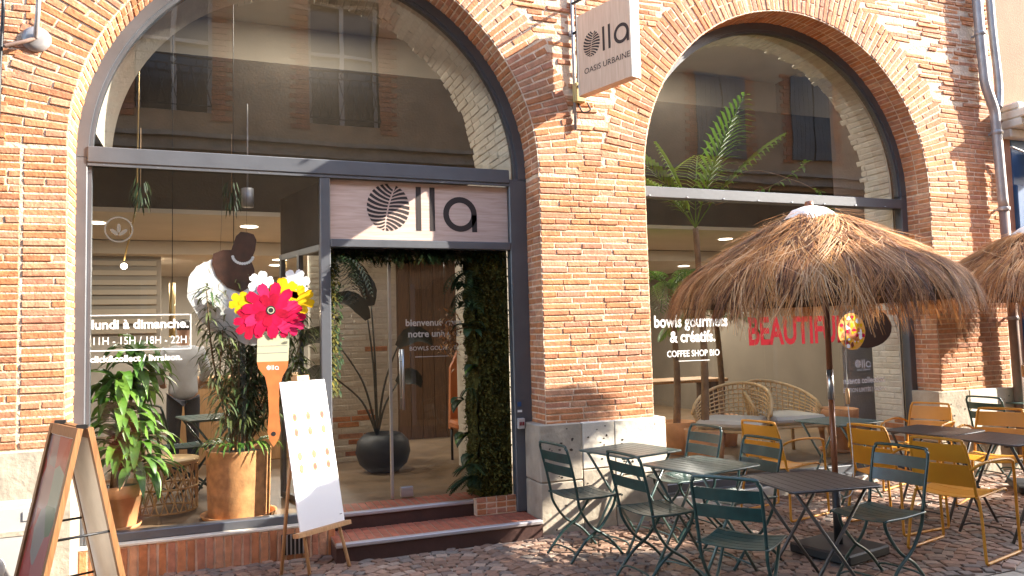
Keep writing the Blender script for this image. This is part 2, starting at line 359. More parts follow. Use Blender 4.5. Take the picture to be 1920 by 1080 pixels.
def logo(mb, fn, x, z, h, m, n=13):
    """oval leaf, two bars and a ring with a stem; x, z = lower left corner; h = height of the bars; width = 2.56 h"""
    leaf_logo(mb, fn, x + .48 * h, z + .51 * h, .48 * h, .53 * h, m, n)
    q = lambda a, b, c, d: mb.add([fn(a, c), fn(b, c), fn(b, d), fn(a, d)], [(0, 1, 2, 3)], m)
    q(x + 1.11 * h, x + 1.23 * h, z, z + h); q(x + 1.43 * h, x + 1.55 * h, z, z + h)
    c = (x + 2.15 * h, z + .405 * h); ro, ri = .405 * h, .27 * h; N = 40
    vs = [fn(c[0] + r * math.cos(2 * math.pi * k / N), c[1] + r * math.sin(2 * math.pi * k / N)) for k in range(N) for r in (ro, ri)]
    mb.add(vs, [(2 * k, 2 * k + 1, (2 * k + 3) % (2 * N), (2 * k + 2) % (2 * N)) for k in range(N)], m)
    q(c[0] + ri + .012 * h, c[0] + ro, z, z + .40 * h)

# ---------------------------------------------------------------- building: brick arcade
A1 = (.784, 3.026, 1.765); A2 = (5.335, 3.065, 1.741); REC = .29; RING = .43
WX0, WX1, WZ1 = -6.0, 8.16, 6.0
cafe = thing("cafe_building", "orange brick building with two big round arched shop openings on a stone plinth", "building", (3.0, 0, 0))
FACE = lambda u, v, d: (u, -d, v)
def arch_loop(c, z0, n=48, r=None):
    r = r or c[2]
    return [(c[0] - r, z0)] + [(c[0] + r * math.cos(math.pi - math.pi * k / n), c[1] + r * math.sin(math.pi - math.pi * k / n)) for k in range(n + 1)] + [(c[0] + r, z0)]
mb = MB()
mb.poly([[(WX0, -.2), (WX1, -.2), (WX1, 8.4), (WX0, 8.4)], arch_loop(A1, -.15), arch_loop(A2, -.15)], lambda u, v: (u, .0005, v), "mortar")
rh = .052
for k in range(int((5.9 - .82) / rh)):
    z0 = .82 + k * rh; zm = z0 + rh / 2; blk = []
    for c in (A1, A2):
        if zm < c[1]: h = c[2]
        else:
            ro = c[2] + RING * (.86 if (k // 2) % 2 else 1.02); dz = zm - c[1]; h = math.sqrt(max(0, ro * ro - dz * dz))
        if h > 0: blk.append((c[0] - h, c[0] + h))
    edges = [WX0]
    for a, b in blk: edges += [a, b]
    edges += [WX1 - .03]
    if len(blk) == 2 and blk[0][1] > blk[1][0]: edges = [WX0, blk[0][0], blk[1][1], WX1 - .03]
    for i in range(0, len(edges), 2):
        x, xe = edges[i], edges[i + 1]
        if i == 0: segs = [(x, -1.258), (-1.248, xe)] if xe > -1.2 else [(x, xe)]
        else: segs = [(x, xe)]
        for x, xe in segs:
            x -= 0 if x != WX0 else rnd.uniform(0, .2)
            while xe - x > .03:
                l = rnd.choice((.24, .28, .30, .33, .19, .14, .26)) * rnd.uniform(.9, 1.1)
                if xe - x - l < .07: l = xe - x
                worn = 2.4 < (x + l / 2) < 3.7 and zm > 3.3 or zm > 4.05 and x > 6.3
                hh = rnd.uniform(.001, .008) if not worn else rnd.uniform(-.004, .012)
                wob = (lambda s_: lambda u, v, d: (u, -d, v + .006 * math.sin(u * 1.7 + s_) * (1.6 if worn else 1)))(k * .05)
                mb.brick(wob, x, x + l, z0, z0 + rh, hh, "brick", jit=.003 if not worn else .007, j=.011 if not worn else .016)
                x += l
for ci, c in enumerate((A1, A2)):
    ringf = lambda th, ro, d, c=c: (c[0] + ro * math.cos(th), -d, c[1] + ro * math.sin(th))
    intf = lambda th, y, d, c=c: (c[0] + (c[2] - d) * math.cos(th), y, c[1] + (c[2] - d) * math.sin(th))
    n = int(math.pi * c[2] / .053); da = math.pi / n
    for k in range(n):
        a0, a1 = k * da, (k + 1) * da
        cuts = [0, .275, .43] if k % 2 else [0, .145, .425]
        cuts[-1] += rnd.uniform(-.05, .03)
        for q in range(2):
            mb.brick(lambda u, v, d: ringf(u / 1.9, v, d), a0 * 1.9, a1 * 1.9, c[2] + cuts[q] + (.004 if q == 0 else 0), c[2] + cuts[q + 1], rnd.uniform(.001, .008), "brick", j=.013)
        for y0, y1 in ((.0, .145), (.145, .30)):
            mb.brick(lambda u, v, d: intf(u / 1.75, v, d), a0 * 1.75, a1 * 1.75, y0, y1, rnd.uniform(.002, .008), "brick", j=.012)
    N = 60
    vs = [(c[0] + c[2] * math.cos(math.pi * k / N), y, c[1] + c[2] * math.sin(math.pi * k / N)) for k in range(N + 1) for y in (.004, .42)]
    mb.add(vs, [(2 * k, 2 * k + 1, 2 * k + 3, 2 * k + 2) for k in range(N)], "mortar")
    for sgn in (-1, 1):
        X = c[0] + sgn * c[2]; mb.add([(X, .004, -.15), (X, .42, -.15), (X, .42, c[1]), (X, .004, c[1])], [(0, 1, 2, 3)], "mortar")
        for k in range(int((c[1] - .82) / rh)):
            z0 = .82 + k * rh; cut = (.15, .3) if k % 2 else (.21, .3); y = 0
            for ye in cut:
                mb.brick(lambda u, v, d: (X - sgn * d, u, v), y, ye, z0, z0 + rh, rnd.uniform(.002, .008), "brick"); y = ye
mb.build("wall", cafe, False)

def pitted_block(mb, x0, x1, y0, y1, z0, z1, m, pits=0):
    mb.box(x0, x1, y0, y1, z0, z1, m, b=.008)
    for _ in range(pits):
        x, z = rnd.uniform(x0 + .03, x1 - .03), rnd.uniform(z0 + .03, z1 - .03); s_ = rnd.uniform(.006, .014); a = rnd.uniform(0, 3)
        mb.poly([[(x + s_ * math.cos(a + q) * rnd.uniform(.6, 1.5), z + s_ * .8 * math.sin(a + q) * rnd.uniform(.6, 1.3)) for q in (0, 1, 2, 3.1, 4.2, 5.2)]], lambda u, v: (u, y0 - .0015, v), "soil")
for nm, x0, x1, zt, cuts, pit in (("left", -6.0, -.925, .965, (-3.9, -2.6, -1.9, -.925), 2), ("mid", 2.47, 3.685, .895, (2.86, 3.17, 3.685), 14), ("right", 6.97, 8.12, .95, (7.42, 8.12), 10)):
    m_ = MB(); x = x0
    for i, xe in enumerate(cuts):
        yb = .285
        if nm == "left": pitted_block(m_, x, xe - .004, -.05, yb, -.1, zt, "stone", pit * 2)
        else:
            zc = .42 + .08 * (i % 2)
            pitted_block(m_, x, xe - .004, -.05, yb, zc + .003, zt, "stone" if i < 1 else "white_stone", pit)
            pitted_block(m_, x, xe - .004, -.048, yb, -.1, zc - .003, "stone", 3)
        x = xe
    m_.build("plinth", cafe, False)

# --- window frames and panes
def arch_frame(mb, c, r0, r1, y0, y1, m, n=64):
    vs = []
    for k in range(n + 1):
        a = math.pi * k / n
        for r, y in ((r1, y0), (r0, y0), (r0, y1), (r1, y1)): vs.append((c[0] + r * math.cos(a), y, c[1] + r * math.sin(a)))
    mb.add(vs, [(4 * k + j, 4 * k + (j + 1) % 4, 4 * k + 4 + (j + 1) % 4, 4 * k + 4 + j) for k in range(n) for j in range(4)], m)
def lunette(c, z0, r, y, m):
    b = MB(); z = max(z0, c[1]); h = math.sqrt(r * r - (z0 - c[1]) ** 2) if z0 > c[1] else r; a0 = math.asin((z0 - c[1]) / r) if z0 > c[1] else 0
    lp = [(c[0] + r * math.cos(a0 + (math.pi - 2 * a0) * k / 48), c[1] + r * math.sin(a0 + (math.pi - 2 * a0) * k / 48)) for k in range(49)]
    b.poly([lp], lambda u, v: (u, y, v), m); return b
GY = .325
mb = MB(); DM = "dark_metal"
arch_frame(mb, A1, 1.685, 1.768, REC, .385, DM); arch_frame(mb, A1, 1.660, 1.685, REC + .018, .37, DM)
mb.box(-.985, -.905, REC, .385, .235, A1[1], DM, b=.006); mb.box(-.905, -.88, REC + .018, .37, .30, 2.98, DM)
mb.box(2.385, 2.548, REC, .385, .13, A1[1], DM, b=.006)
mb.box(-.905, 2.385, REC - .012, .385, 2.985, 3.105, DM, b=.006); mb.box(-.905, 2.385, REC - .004, .30, 2.962, 2.981, DM)
mb.box(-.905, .75, REC, .385, .235, .300, DM, b=.006); mb.box(.752, .832, REC, .385, .245, 2.962, DM, b=.006)
mb.box(.832, 2.385, REC - .005, .385, 2.395, 2.462, DM, b=.006)
for k in range(9): mb.lathe([(0, -.0), (.007, -.002), (.008, -.006)], DM, (-.8 + k * .36, REC - .02, 2.972), 8)
win1 = mb.build("shop_window", cafe, False)
lunette(A1, 3.105, 1.665, GY, "lunette_glass").build("lunette_pane", win1, False)
b = MB(); b.add([(-.885, GY, .297), (.752, GY, .297), (.752, GY, 2.965), (-.885, GY, 2.965)], [(0, 1, 2, 3)], "glass"); b.build("pane", win1, False)
mb = MB()
arch_frame(mb, A2, 1.665, 1.742, REC, .385, DM); arch_frame(mb, A2, 1.64, 1.665, REC + .018, .37, DM)
mb.box(A2[0] - 1.741, A2[0] - 1.665, REC, .385, .12, A2[1], DM, b=.006); mb.box(A2[0] + 1.655, A2[0] + 1.741, REC, .385, .15, A2[1], DM, b=.006)
mb.box(3.672, 6.988, REC - .012, .385, 2.925, 3.03, DM, b=.006); mb.box(3.672, 6.988, REC, .385, .14, .225, DM, b=.006); mb.box(3.672, 6.988, REC - .05, REC - .001, .12, .15, DM)
for k in range(8): mb.lathe([(0, -.0), (.009, -.002), (.010, -.006)], "steel", (3.8 + k * .42, REC - .014, 2.945), 8)
win2 = mb.build("shop_window", cafe, False)
lunette(A2, 3.03, 1.645, GY, "lunette_glass").build("lunette_pane", win2, False)
for xa, xb in ((3.67, 5.085), (5.091, 6.03), (6.036, 6.99)):
    b = MB(); b.add([(xa, GY, .22), (xb, GY, .22), (xb, GY, 2.93), (xa, GY, 2.93)], [(0, 1, 2, 3)], "glass"); b.build("pane", win2, False)
# low walls under the windows
mb = MB(); mb.box(-.93, .80, .215, .36, -.1, .232, "mortar")
x = -.93
while x < .78:
    l = rnd.uniform(.058, .068); mb.brick(lambda u, v, d: (u, .215 - d, v), x, x + l, -.02, .222 + rnd.uniform(-.006, .003), rnd.uniform(.004, .012), "brick", j=.014); x += l
mb.box(-.93, .752, .205, .30, .222, .234, "white_stone")
mb.build("window_base", cafe, False)
mb = MB(); mb.box(3.69, 6.97, .20, .36, -.1, .118, "white_stone", b=.006); mb.build("window_base", cafe, False)
mb = MB(); mb.box(.43, .62, .185, .212, .03, .18, "black")
for k in range(6): mb.box(.435 + .03 * k, .445 + .03 * k, .178, .184, .03, .18, "steel")
mb.build("vent", cafe, False)
# entrance steps
def tread(mb, x0, x1, y0, y1, z):
    mb.box(x0, x1, y0 + .05, y1, z - .02, z - .004, "grout"); x = x0
    while x < x1 - .02:
        l = min(.062, x1 - x); mb.box(x + .004, x + l - .004, y0 + .052, y1, z - .01, z + rnd.uniform(-.002, .001), "tile_red", b=.002); x += l
    mb.box(x0, x1 + .005, y0 - .008, y0 + .052, z - .028, z + .003, "nosing", b=.006)
mb = MB(); mb.box(.80, 2.46, -.075, .36, -.1, .10, "step_brown"); tread(mb, .80, 2.46, -.08, .36, .128); mb.build("step", cafe, False)
mb = MB(); mb.box(.84, 2.36, .375, .72, .12, .225, "step_brown"); tread(mb, .84, 2.36, .37, .74, .252); mb.build("step", cafe, False)
mb = MB()
for k in range(24):
    x = 2.02 + (k % 4) * .09; z = .135 + (k // 4) * .05
    if z < .26: mb.brick(lambda u, v, d: (u, .30 - d, v), x, x + .09, z, z + .05, .004, "brick")
mb.box(2.02, 2.38, .30, .4, .13, .262, "mortar"); mb.build("brick_footing", cafe, False)
# glazed door deep in the porch
mb = MB(); mb.box(1.385, 1.412, .735, .765, .255, 2.42, "steel", b=.003)
door = mb.build("glass_door", cafe, False)
b = MB(); b.add([(1.41, .75, .262), (2.25, .75, .262), (2.25, .75, 2.42), (1.41, .75, 2.42)], [(0, 1, 2, 3)], "door_glass"); b.build("pane", door, False)
b = MB(); b.add([(.84, .75, .262), (1.388, .75, .262), (1.388, .75, 2.42), (.84, .75, 2.42)], [(0, 1, 2, 3)], "door_glass"); b.build("pane", door, False)
b = MB()
for y in (.70, .80): b.tube([(1.50, y, 1.02), (1.50, y, 1.55)], .012, "steel")
for z in (1.12, 1.45): b.tube([(1.50, .70, z), (1.50, .80, z)], .008, "steel")
b.build("handle", door, False)
b = MB(); b.box(1.47, 1.58, .725, .775, .262, .35, "steel", b=.004); b.build("clamp", door, False)
b = MB(); T = lambda u, v: (u, .742, v)
text_into(b, "bienvenue dans", 1.80, 1.755, .085, "white_vinyl", T, 'CENTER', .0022)
b.build("lettering", door, False); b = MB()
text_into(b, "notre univers.", 1.80, 1.655, .085, "white_vinyl", T, 'CENTER', .0022)
b.build("lettering", door, False); b = MB()
text_into(b, "BOWLS GOURMETS", 1.80, 1.535, .052, "white_vinyl", T, 'CENTER')
b.add([T(1.62, 1.475), T(1.98, 1.475), T(1.98, 1.48), T(1.62, 1.48)], [(0, 1, 2, 3)], "white_vinyl")
b.build("lettering", door, False)
# porch sides and box above
mb = MB(); mb.slab([(.80, .388), (2.385, .388), (2.385, 1.35), (.52, 1.35)], lambda u, v, d: (u, v, d), "mezz_brown", 2.44, 2.96); mb.build("porch_box", cafe, False)
mb = MB(); SG2 = lambda u, v, d: (.79 - .27 * u - d * .95, .42 + .90 * u - d * .28, v)
for u in (0, .5, .94): mb.slab([(u, .26), (u + .05, .26), (u + .05, 2.43), (u, 2.43)], SG2, DM, -.02, .02)
for z in (.26, 2.385): mb.slab([(0, z), (.99, z), (.99, z + .05), (0, z + .05)], SG2, DM, -.018, .018)
mb.add([SG2(0, .3, 0), SG2(.97, .3, 0), SG2(.97, 2.4, 0), SG2(0, 2.4, 0)], [(0, 1, 2, 3)], "door_glass")
mb.build("porch_side_glazing", cafe, False)
mb = MB(); mb.box(2.40, 2.46, .245, .289, .84, .93, "white_plastic", b=.004)
for i in range(3): mb.box(2.408 + .016 * i, 2.418 + .016 * i, .241, .246, .87, .90, "red_vinyl")
mb.build("intercom", cafe, False)
mb = MB(); mb.box(2.41, 2.445, .284, .2885, 1.03, 1.07, "blue_paint"); mb.build("sticker", cafe, False); mb = MB(); mb.box(2.41, 2.45, .284, .2885, .98, 1.0, "white_vinyl"); mb.build("sticker", cafe, False)

# --- interior shell
fl = MB(); fl.box(-4, 8.1, .387, 8, .14, .25, "wood_floor"); fl.build("interior_floor", cafe, False)
mb = MB(); BW = "beige_wall"
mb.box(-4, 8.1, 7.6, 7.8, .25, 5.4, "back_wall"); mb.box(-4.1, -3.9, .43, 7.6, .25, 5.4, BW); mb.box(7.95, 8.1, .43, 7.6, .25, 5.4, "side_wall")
mb.box(-3.9, 7.94, 3.3, 3.45, 3.1, 5.4, BW); mb.build("interior_wall", cafe, False)
mb = MB(); mb.box(-3.9, 7.94, 2.2, 3.3, 2.98, 4.55, "mezz_brown"); mb.build("mezzanine", cafe, False)
mb = MB(); mb.box(-3.9, 7.94, 2.19, 4.3, 2.93, 2.975, "soffit"); mb.box(-3.9, 7.94, 4.3, 7.6, 2.76, 2.92, "soffit")
mb.box(-4.1, 8.1, .43, 3.5, 5.4, 5.5, "soffit"); mb.build("interior_ceiling", cafe, False)
# white painted brick piers and inner arches
def wbrick_face(mb, fn, u0, u1, v0, v1, m="white_brick", h=.006, holes=None):
    v = v0; k = 0
    while v < v1 - .02:
        u = u0 - (k % 2) * .1
        while u < u1 - .01:
            l = rnd.uniform(.2, .32); a, b_ = max(u, u0), min(u + l, u1)
            if b_ - a > .03: mb.brick(fn, a, b_, v, min(v + .066, v1), rnd.uniform(.002, h), "brick" if holes and holes(a, v) else m, j=.012)
            u += l
        v += .066; k += 1
mb = MB()
for c, rr, yd in ((A1, 1.66, 1.40), (A2, 1.63, .78)):
    c0 = c; c = (c[0], c[1] + (.22 if c is A1 else .05), c[2])
    n = 80; da = math.pi / n
    vs = [(c[0] + rr * math.cos(math.pi * k / n), y, c[1] + rr * math.sin(math.pi * k / n)) for k in range(n + 1) for y in (.39, yd - .03)]
    mb.add(vs, [(2 * k, 2 * k + 1, 2 * k + 3, 2 * k + 2) for k in range(n)], "white_mortar")
    for k in range(n // 2 + 10):
        y = .40
        while y < yd - .08:
            l = rnd.uniform(.2, .33); e = min(y + l, yd + rnd.uniform(-.04, .04))
            mb.brick(lambda u, v, d: (c[0] + (rr - d) * math.cos(u / rr), v, c[1] + (rr - d) * math.sin(u / rr)), k * da * rr, (k + 1) * da * rr, y, e, rnd.uniform(.002, .010), "white_brick", j=.01); y += l
    X = c[0] + rr
    if c0 is A1: mb.add([(X, .78, .25), (X, 2.2, .25), (X, 2.2, c[1]), (X, .39, c[1]), (X, .39, 3.0), (X, .78, 2.4)], [(0, 1, 2, 3, 4, 5)], "white_mortar")
    else: mb.add([(X, .39, .25), (X, yd, .25), (X, yd, c[1]), (X, .39, c[1])], [(0, 1, 2, 3)], "white_mortar")
    wbrick_face(mb, lambda u, v, d: (X - d, u, v), .78 if c0 is A1 else .4, 2.1 if c0 is A1 else yd, .25, c[1], holes=(None if c0 is A1 else (lambda a, v: rnd.random() < .12 and v < 2)))
for xa, xb in ((2.46, 3.66), (6.98, 7.94)):
    mb.add([(xa, 1.25, .25), (xb, 1.25, .25), (xb, 1.25, 5.3), (xa, 1.25, 5.3)], [(0, 1, 2, 3)], "white_mortar")
mb.build("interior_arches", cafe, False)
mb = MB()
mb.box(.95, 1.95, 3.0, 3.2, .25, 2.93, "white_mortar"); wbrick_face(mb, lambda u, v, d: (u, 3.0 - d, v), .95, 1.95, .25, 2.9, holes=lambda a, v: rnd.random() < (.6 if .3 < v < .8 else .012))
mb.build("interior_pier", cafe, False)
mb = MB()
for k in range(9): mb.box(1.98 + k * .17, 2.145 + k * .17, 4.6, 4.68, .25, 2.76, "panel_wood", b=.004)
mb.build("wood_panelling", cafe, False)
mb = MB()
for k in range(8): mb.box(-2.6, -.75, 4.56, 4.6, 1.80 + k * .12, 1.86 + k * .12, "beige_wall")
mb.box(-2.7, -.7, 4.6, 4.66, 1.7, 2.76, "back_wall"); mb.build("slatted_blind", cafe, False)

# --- fascia sign
fs = thing("fascia_sign", "wide pinkish wooden shop sign reading olla above the glass entrance", "sign", (1.6, .27, 2.46))
mb = MB(); mb.box(.835, 2.383, .335, .375, 2.466, 2.96, "sign_wood", b=.003); mb.build("board", fs, False)
mb = MB(); logo(mb, lambda u, v: (u, .333, v), 1.135, 2.552, .375, "logo_brown", 13); mb.build("lettering", fs, False)

# --- window lettering and stickers
DY = .318
T = lambda u, v: (u, DY, v)
def bar(b, x0, x1, z0, z1, m, fn=None): fn = fn or T; b.add([fn(x0, z0), fn(x1, z0), fn(x1, z1), fn(x0, z1)], [(0, 1, 2, 3)], m)
b = MB(); WV = "white_vinyl"
for q in ((-.885, -.205, 1.862, 1.870), (-.885, -.205, 1.605, 1.613), (-.213, -.205, 1.613, 1.862)): bar(b, *q, WV)
b.build("lettering_frame", win1, False); b = MB()
text_into(b, "lundi à dimanche.", -.875, 1.768, .0935, WV, T, bold=.0028)
b.build("lettering", win1, False); b = MB()
text_into(b, "11H - 15H / 18H - 22H", -.872, 1.652, .080, WV, T, sx=.84)
b.build("lettering", win1, False); b = MB()
text_into(b, "click&collect / livraison.", -.88, 1.527, .0645, WV, T, bold=.002)
b.build("lettering", win1, False)
b = MB()
text_into(b, "bowls gourmets", 4.24, 1.69, .155, WV, T, 'CENTER', .004, .83)
b.build("lettering", win2, False); b = MB()
text_into(b, "& créatifs.", 4.25, 1.545, .15, WV, T, 'CENTER', .004, .85)
b.build("lettering", win2, False); b = MB()
text_into(b, "COFFEE SHOP BIO", 4.25, 1.405, .085, WV, T, 'CENTER', .0012, .86)
bar(b, 4.08, 4.43, 1.36, 1.366, WV)
b.build("lettering", win2, False); b = MB()
logo(b, T, 6.24, 1.215, .085, WV, 7); text_into(b, "OASIS URBAINE", 6.355, 1.185, .026, WV, T, 'CENTER')
b.build("lettering", win2, False); b = MB()
text_into(b, "nuance collection.", 6.36, 1.055, .092, WV, T, 'CENTER', .0022, .86)
text_into(b, "ÉDITION LIMITÉE | SAISON", 6.36, .965, .062, WV, T, 'CENTER', .0012, .8)
b.build("lettering", win2, False)
b = MB(); text_into(b, "BEAUTIFUL", 4.89, 1.50, .38, "red_vinyl", T, 'LEFT', .012, .66); b.build("red_lettering", win2, False)
def flower(b, x, z, r, n, m, m2, dy, ph=0., ctr=True):
    fn = lambda u, v: (u, DY - dy, v)
    for k in range(n):
        a = ph + 2 * math.pi * k / n; ca, sa = math.cos(a), math.sin(a)
        P = [(.12, -.06), (.55, -.26), (.86, -.24), (1, -.08), (.96, .04), (.99, .14), (.82, .27), (.5, .24), (.12, .06)]; s_ = 7.6 / n
        L = [(x + r * (p * ca - q * s_ * sa) * rnd.uniform(.95, 1.05), z + r * (p * sa + q * s_ * ca)) for p, q in P]
        b.poly([L], lambda u, v, k=k: (u, DY - dy - .0004 * (k % 3), v), m if (k % 3) else m2)
    b.poly([[(x + r * .2 * math.cos(q * .4), z + r * .2 * math.sin(q * .4)) for q in range(16)]], lambda u, v: (u, DY - dy - .0014, v), m2)
    if ctr:
        for rr, mm, d in ((.17, "black", .002), (.12, "bristle", .0024), (.09, "black", .0028)):
            b.poly([[(x + r * rr * math.cos(q * .4), z + r * rr * math.sin(q * .4)) for q in range(16)]], lambda u, v: (u, DY - dy - d, v), mm)
b = MB()
b.poly([[(.27, 1.70), (.51, 1.70), (.50, 1.49), (.265, 1.49)]], lambda u, v: (u, DY - .001, v), "bristle")
bar(b, .272, .495, 1.555, 1.560, "grey_ink", lambda u, v: (u, DY - .002, v)); bar(b, .272, .495, 1.61, 1.614, "grey_ink", lambda u, v: (u, DY - .002, v))
hp = [(.265, 1.49), (.50, 1.49), (.495, 1.44), (.455, 1.37), (.43, 1.27), (.425, 1.1), (.44, .95), (.42, .88), (.385, .83), (.355, .88), (.34, .95), (.352, 1.1), (.345, 1.27), (.325, 1.37), (.275, 1.44)]
b.poly([hp], lambda u, v: (u, DY - .001, v), "brush_handle")
b.poly([[(.385 + .018 * math.cos(q * .5), .93 + .018 * math.sin(q * .5)) for q in range(13)]], lambda u, v: (u, DY - .002, v), "black")
logo(b, lambda u, v: (u, DY - .0025, v), .335, 1.425, .036, WV, 5)
for x, z, r, n, m, m2, dy in ((.30, 2.10, .10, 6, WV, WV, .001), (.555, 2.10, .12, 7, WV, WV, .001), (.47, 2.03, .12, 6, "yellow_print", "yellow_print", .003), (.59, 1.97, .12, 7, "yellow_print", "yellow_print", .003), (.15, 1.95, .09, 6, "yellow_print", "yellow_print", .004),
                              (.49, 1.82, .15, 10, "pink", "magenta", .005), (.23, 1.80, .14, 9, "crimson", "magenta", .006)): flower(b, x, z, r, n, m, m2, dy, rnd.random(), False)
flower(b, .37, 1.89, .225, 11, "magenta", "pink", .009, .2, False)
flower(b, .37, 1.89, .135, 8, "crimson", "magenta", .0105, .5)
for rr, mm, d in ((.036, "black", .0125), (.026, "bristle", .0128), (.019, "black", .0131)): b.poly([[(.37 + rr * math.cos(q * .4), 1.89 + rr * math.sin(q * .4)) for q in range(16)]], lambda u, v, d=d: (u, DY - d, v), mm)
b.build("paintbrush_sticker", win1, False)
b = MB()
def disc(b, x, z, rx, rz, m, dy, jag=0.): b.poly([[(x + rx * math.cos(q * math.pi / 14) * rnd.uniform(1 - jag, 1 + jag), z + rz * math.sin(q * math.pi / 14) * rnd.uniform(1 - jag, 1 + jag)) for q in range(28)]], lambda u, v: (u, DY - dy, v), m)
disc(b, 6.42, 1.64, .36, .22, "bowl_brown", .000); disc(b, 6.22, 1.60, .185, .195, "bowl_food", .001)
for k in range(60):
    a = rnd.uniform(0, 6.28); q = math.sqrt(rnd.random()) * .86
    disc(b, 6.22 + .185 * q * math.cos(a), 1.60 + .195 * q * math.sin(a), rnd.uniform(.012, .03), rnd.uniform(.012, .03), rnd.choice(("yellow_print", "magenta", "food_red", WV, "orange", "leafprint" if "leafprint" in MATS else "yellow_print")), .002 + .0003 * k / 6, .25)
b.build("bowl_sticker", win2, False)
b = MB()
for r0, r1 in ((.085, .097),):
    b.poly([[(-.70 + r1 * math.cos(q * .157), 2.50 + r1 * math.sin(q * .157)) for q in range(40)], [(-.70 + r0 * math.cos(q * .157), 2.50 + r0 * math.sin(q * .157)) for q in range(40)]], T, "emblem_grey")
for dx, dz, a in ((0, .02, 1.57), (-.03, -.01, 2.4), (.03, -.01, .7)):
    b.poly([[(-.70 + dx + .035 * math.cos(q * .52) * math.cos(a) - .014 * math.sin(q * .52) * math.sin(a), 2.49 + dz + .035 * math.cos(q * .52) * math.sin(a) + .014 * math.sin(q * .52) * math.cos(a)) for q in range(12)]], T, "emblem_grey")
b.build("leaf_emblem", win1, False)
#PART2
# ---------------------------------------------------------------- ground
mb = MB(); mb.add([(-60, -60, -.03), (90, -60, -.03), (90, 60, -.03), (-60, 60, -.03)], [(0, 1, 2, 3)], "asphalt"); struct(mb.build("ground"))
mb = MB(); mb.add([(-8, -2.3, -.014), (2.4, -2.3, -.014), (2.4, .3, -.014), (-8, .3, -.014), (16, -2.3, .1632 - .014), (16, .3, .1632 - .014)], [(0, 1, 2, 3), (1, 4, 5, 2)], "joint")
W = .95; pitch = .088
def sett(mb, cx, cy, a, l, d):
    ca, sa = math.cos(a), math.sin(a); hh = rnd.uniform(-.0025, .0025); j = lambda: rnd.uniform(-.005, .005); t = rnd.random()
    P = [(-l / 2, -d / 2), (l / 2, -d / 2), (l / 2, d / 2), (-l / 2, d / 2)]; P = [(p + j(), q + j()) for p, q in P]
    fn = lambda p, q, z: (cx + p * ca - q * sa, cy + p * sa + q * ca, gz(cx) + z)
    tx, ty = rnd.uniform(-.03, .03), rnd.uniform(-.03, .03)
    vs = [fn(p, q, -.03) for p, q in P] + [fn(p * .96, q * .96, hh - .004) for p, q in P] + [fn(p * .87, q * .87, hh + p * tx + q * ty) for p, q in P]
    mb.add(vs, [(8, 9, 10, 11)] + [(4 + i, 4 + (i + 1) % 4, 8 + (i + 1) % 4, 8 + i) for i in range(4)] + [(i, (i + 1) % 4, 5 + i if i < 3 else 4, 4 + i) for i in range(4)], "sett", t)
for col in range(-3, 13):
    xc = (col + .5) * W
    for k in range(-4, 32):
        x = -W / 2
        while x < W / 2 - .02:
            l = min(rnd.uniform(.075, .115), W / 2 - x)
            if W / 2 - x - l < .04: l = W / 2 - x
            u = x + l / 2; sag = .20 * (1 - (2 * u / W) ** 2); a = math.atan(-.20 * 8 * u / W / W)
            yy = .30 - k * pitch - .2 + sag + rnd.uniform(-.004, .004)
            if -2.26 < yy < .2 and not (xc + u < 2.5 and yy > -.10 and xc + u > .78):
                sett(mb, xc + u, yy, a, (l - .010) / math.cos(a) * .97, pitch - .011)
            x += l
struct(mb.build("pavement"))
mb = MB(); x = -6
while x < 15:
    l = rnd.uniform(.35, .6); mb.box(x, x + l - .008, -2.55, -2.30, gz(x) - .1, gz(x) - .012, "stone", b=.008); x += l
struct(mb.build("gutter"))

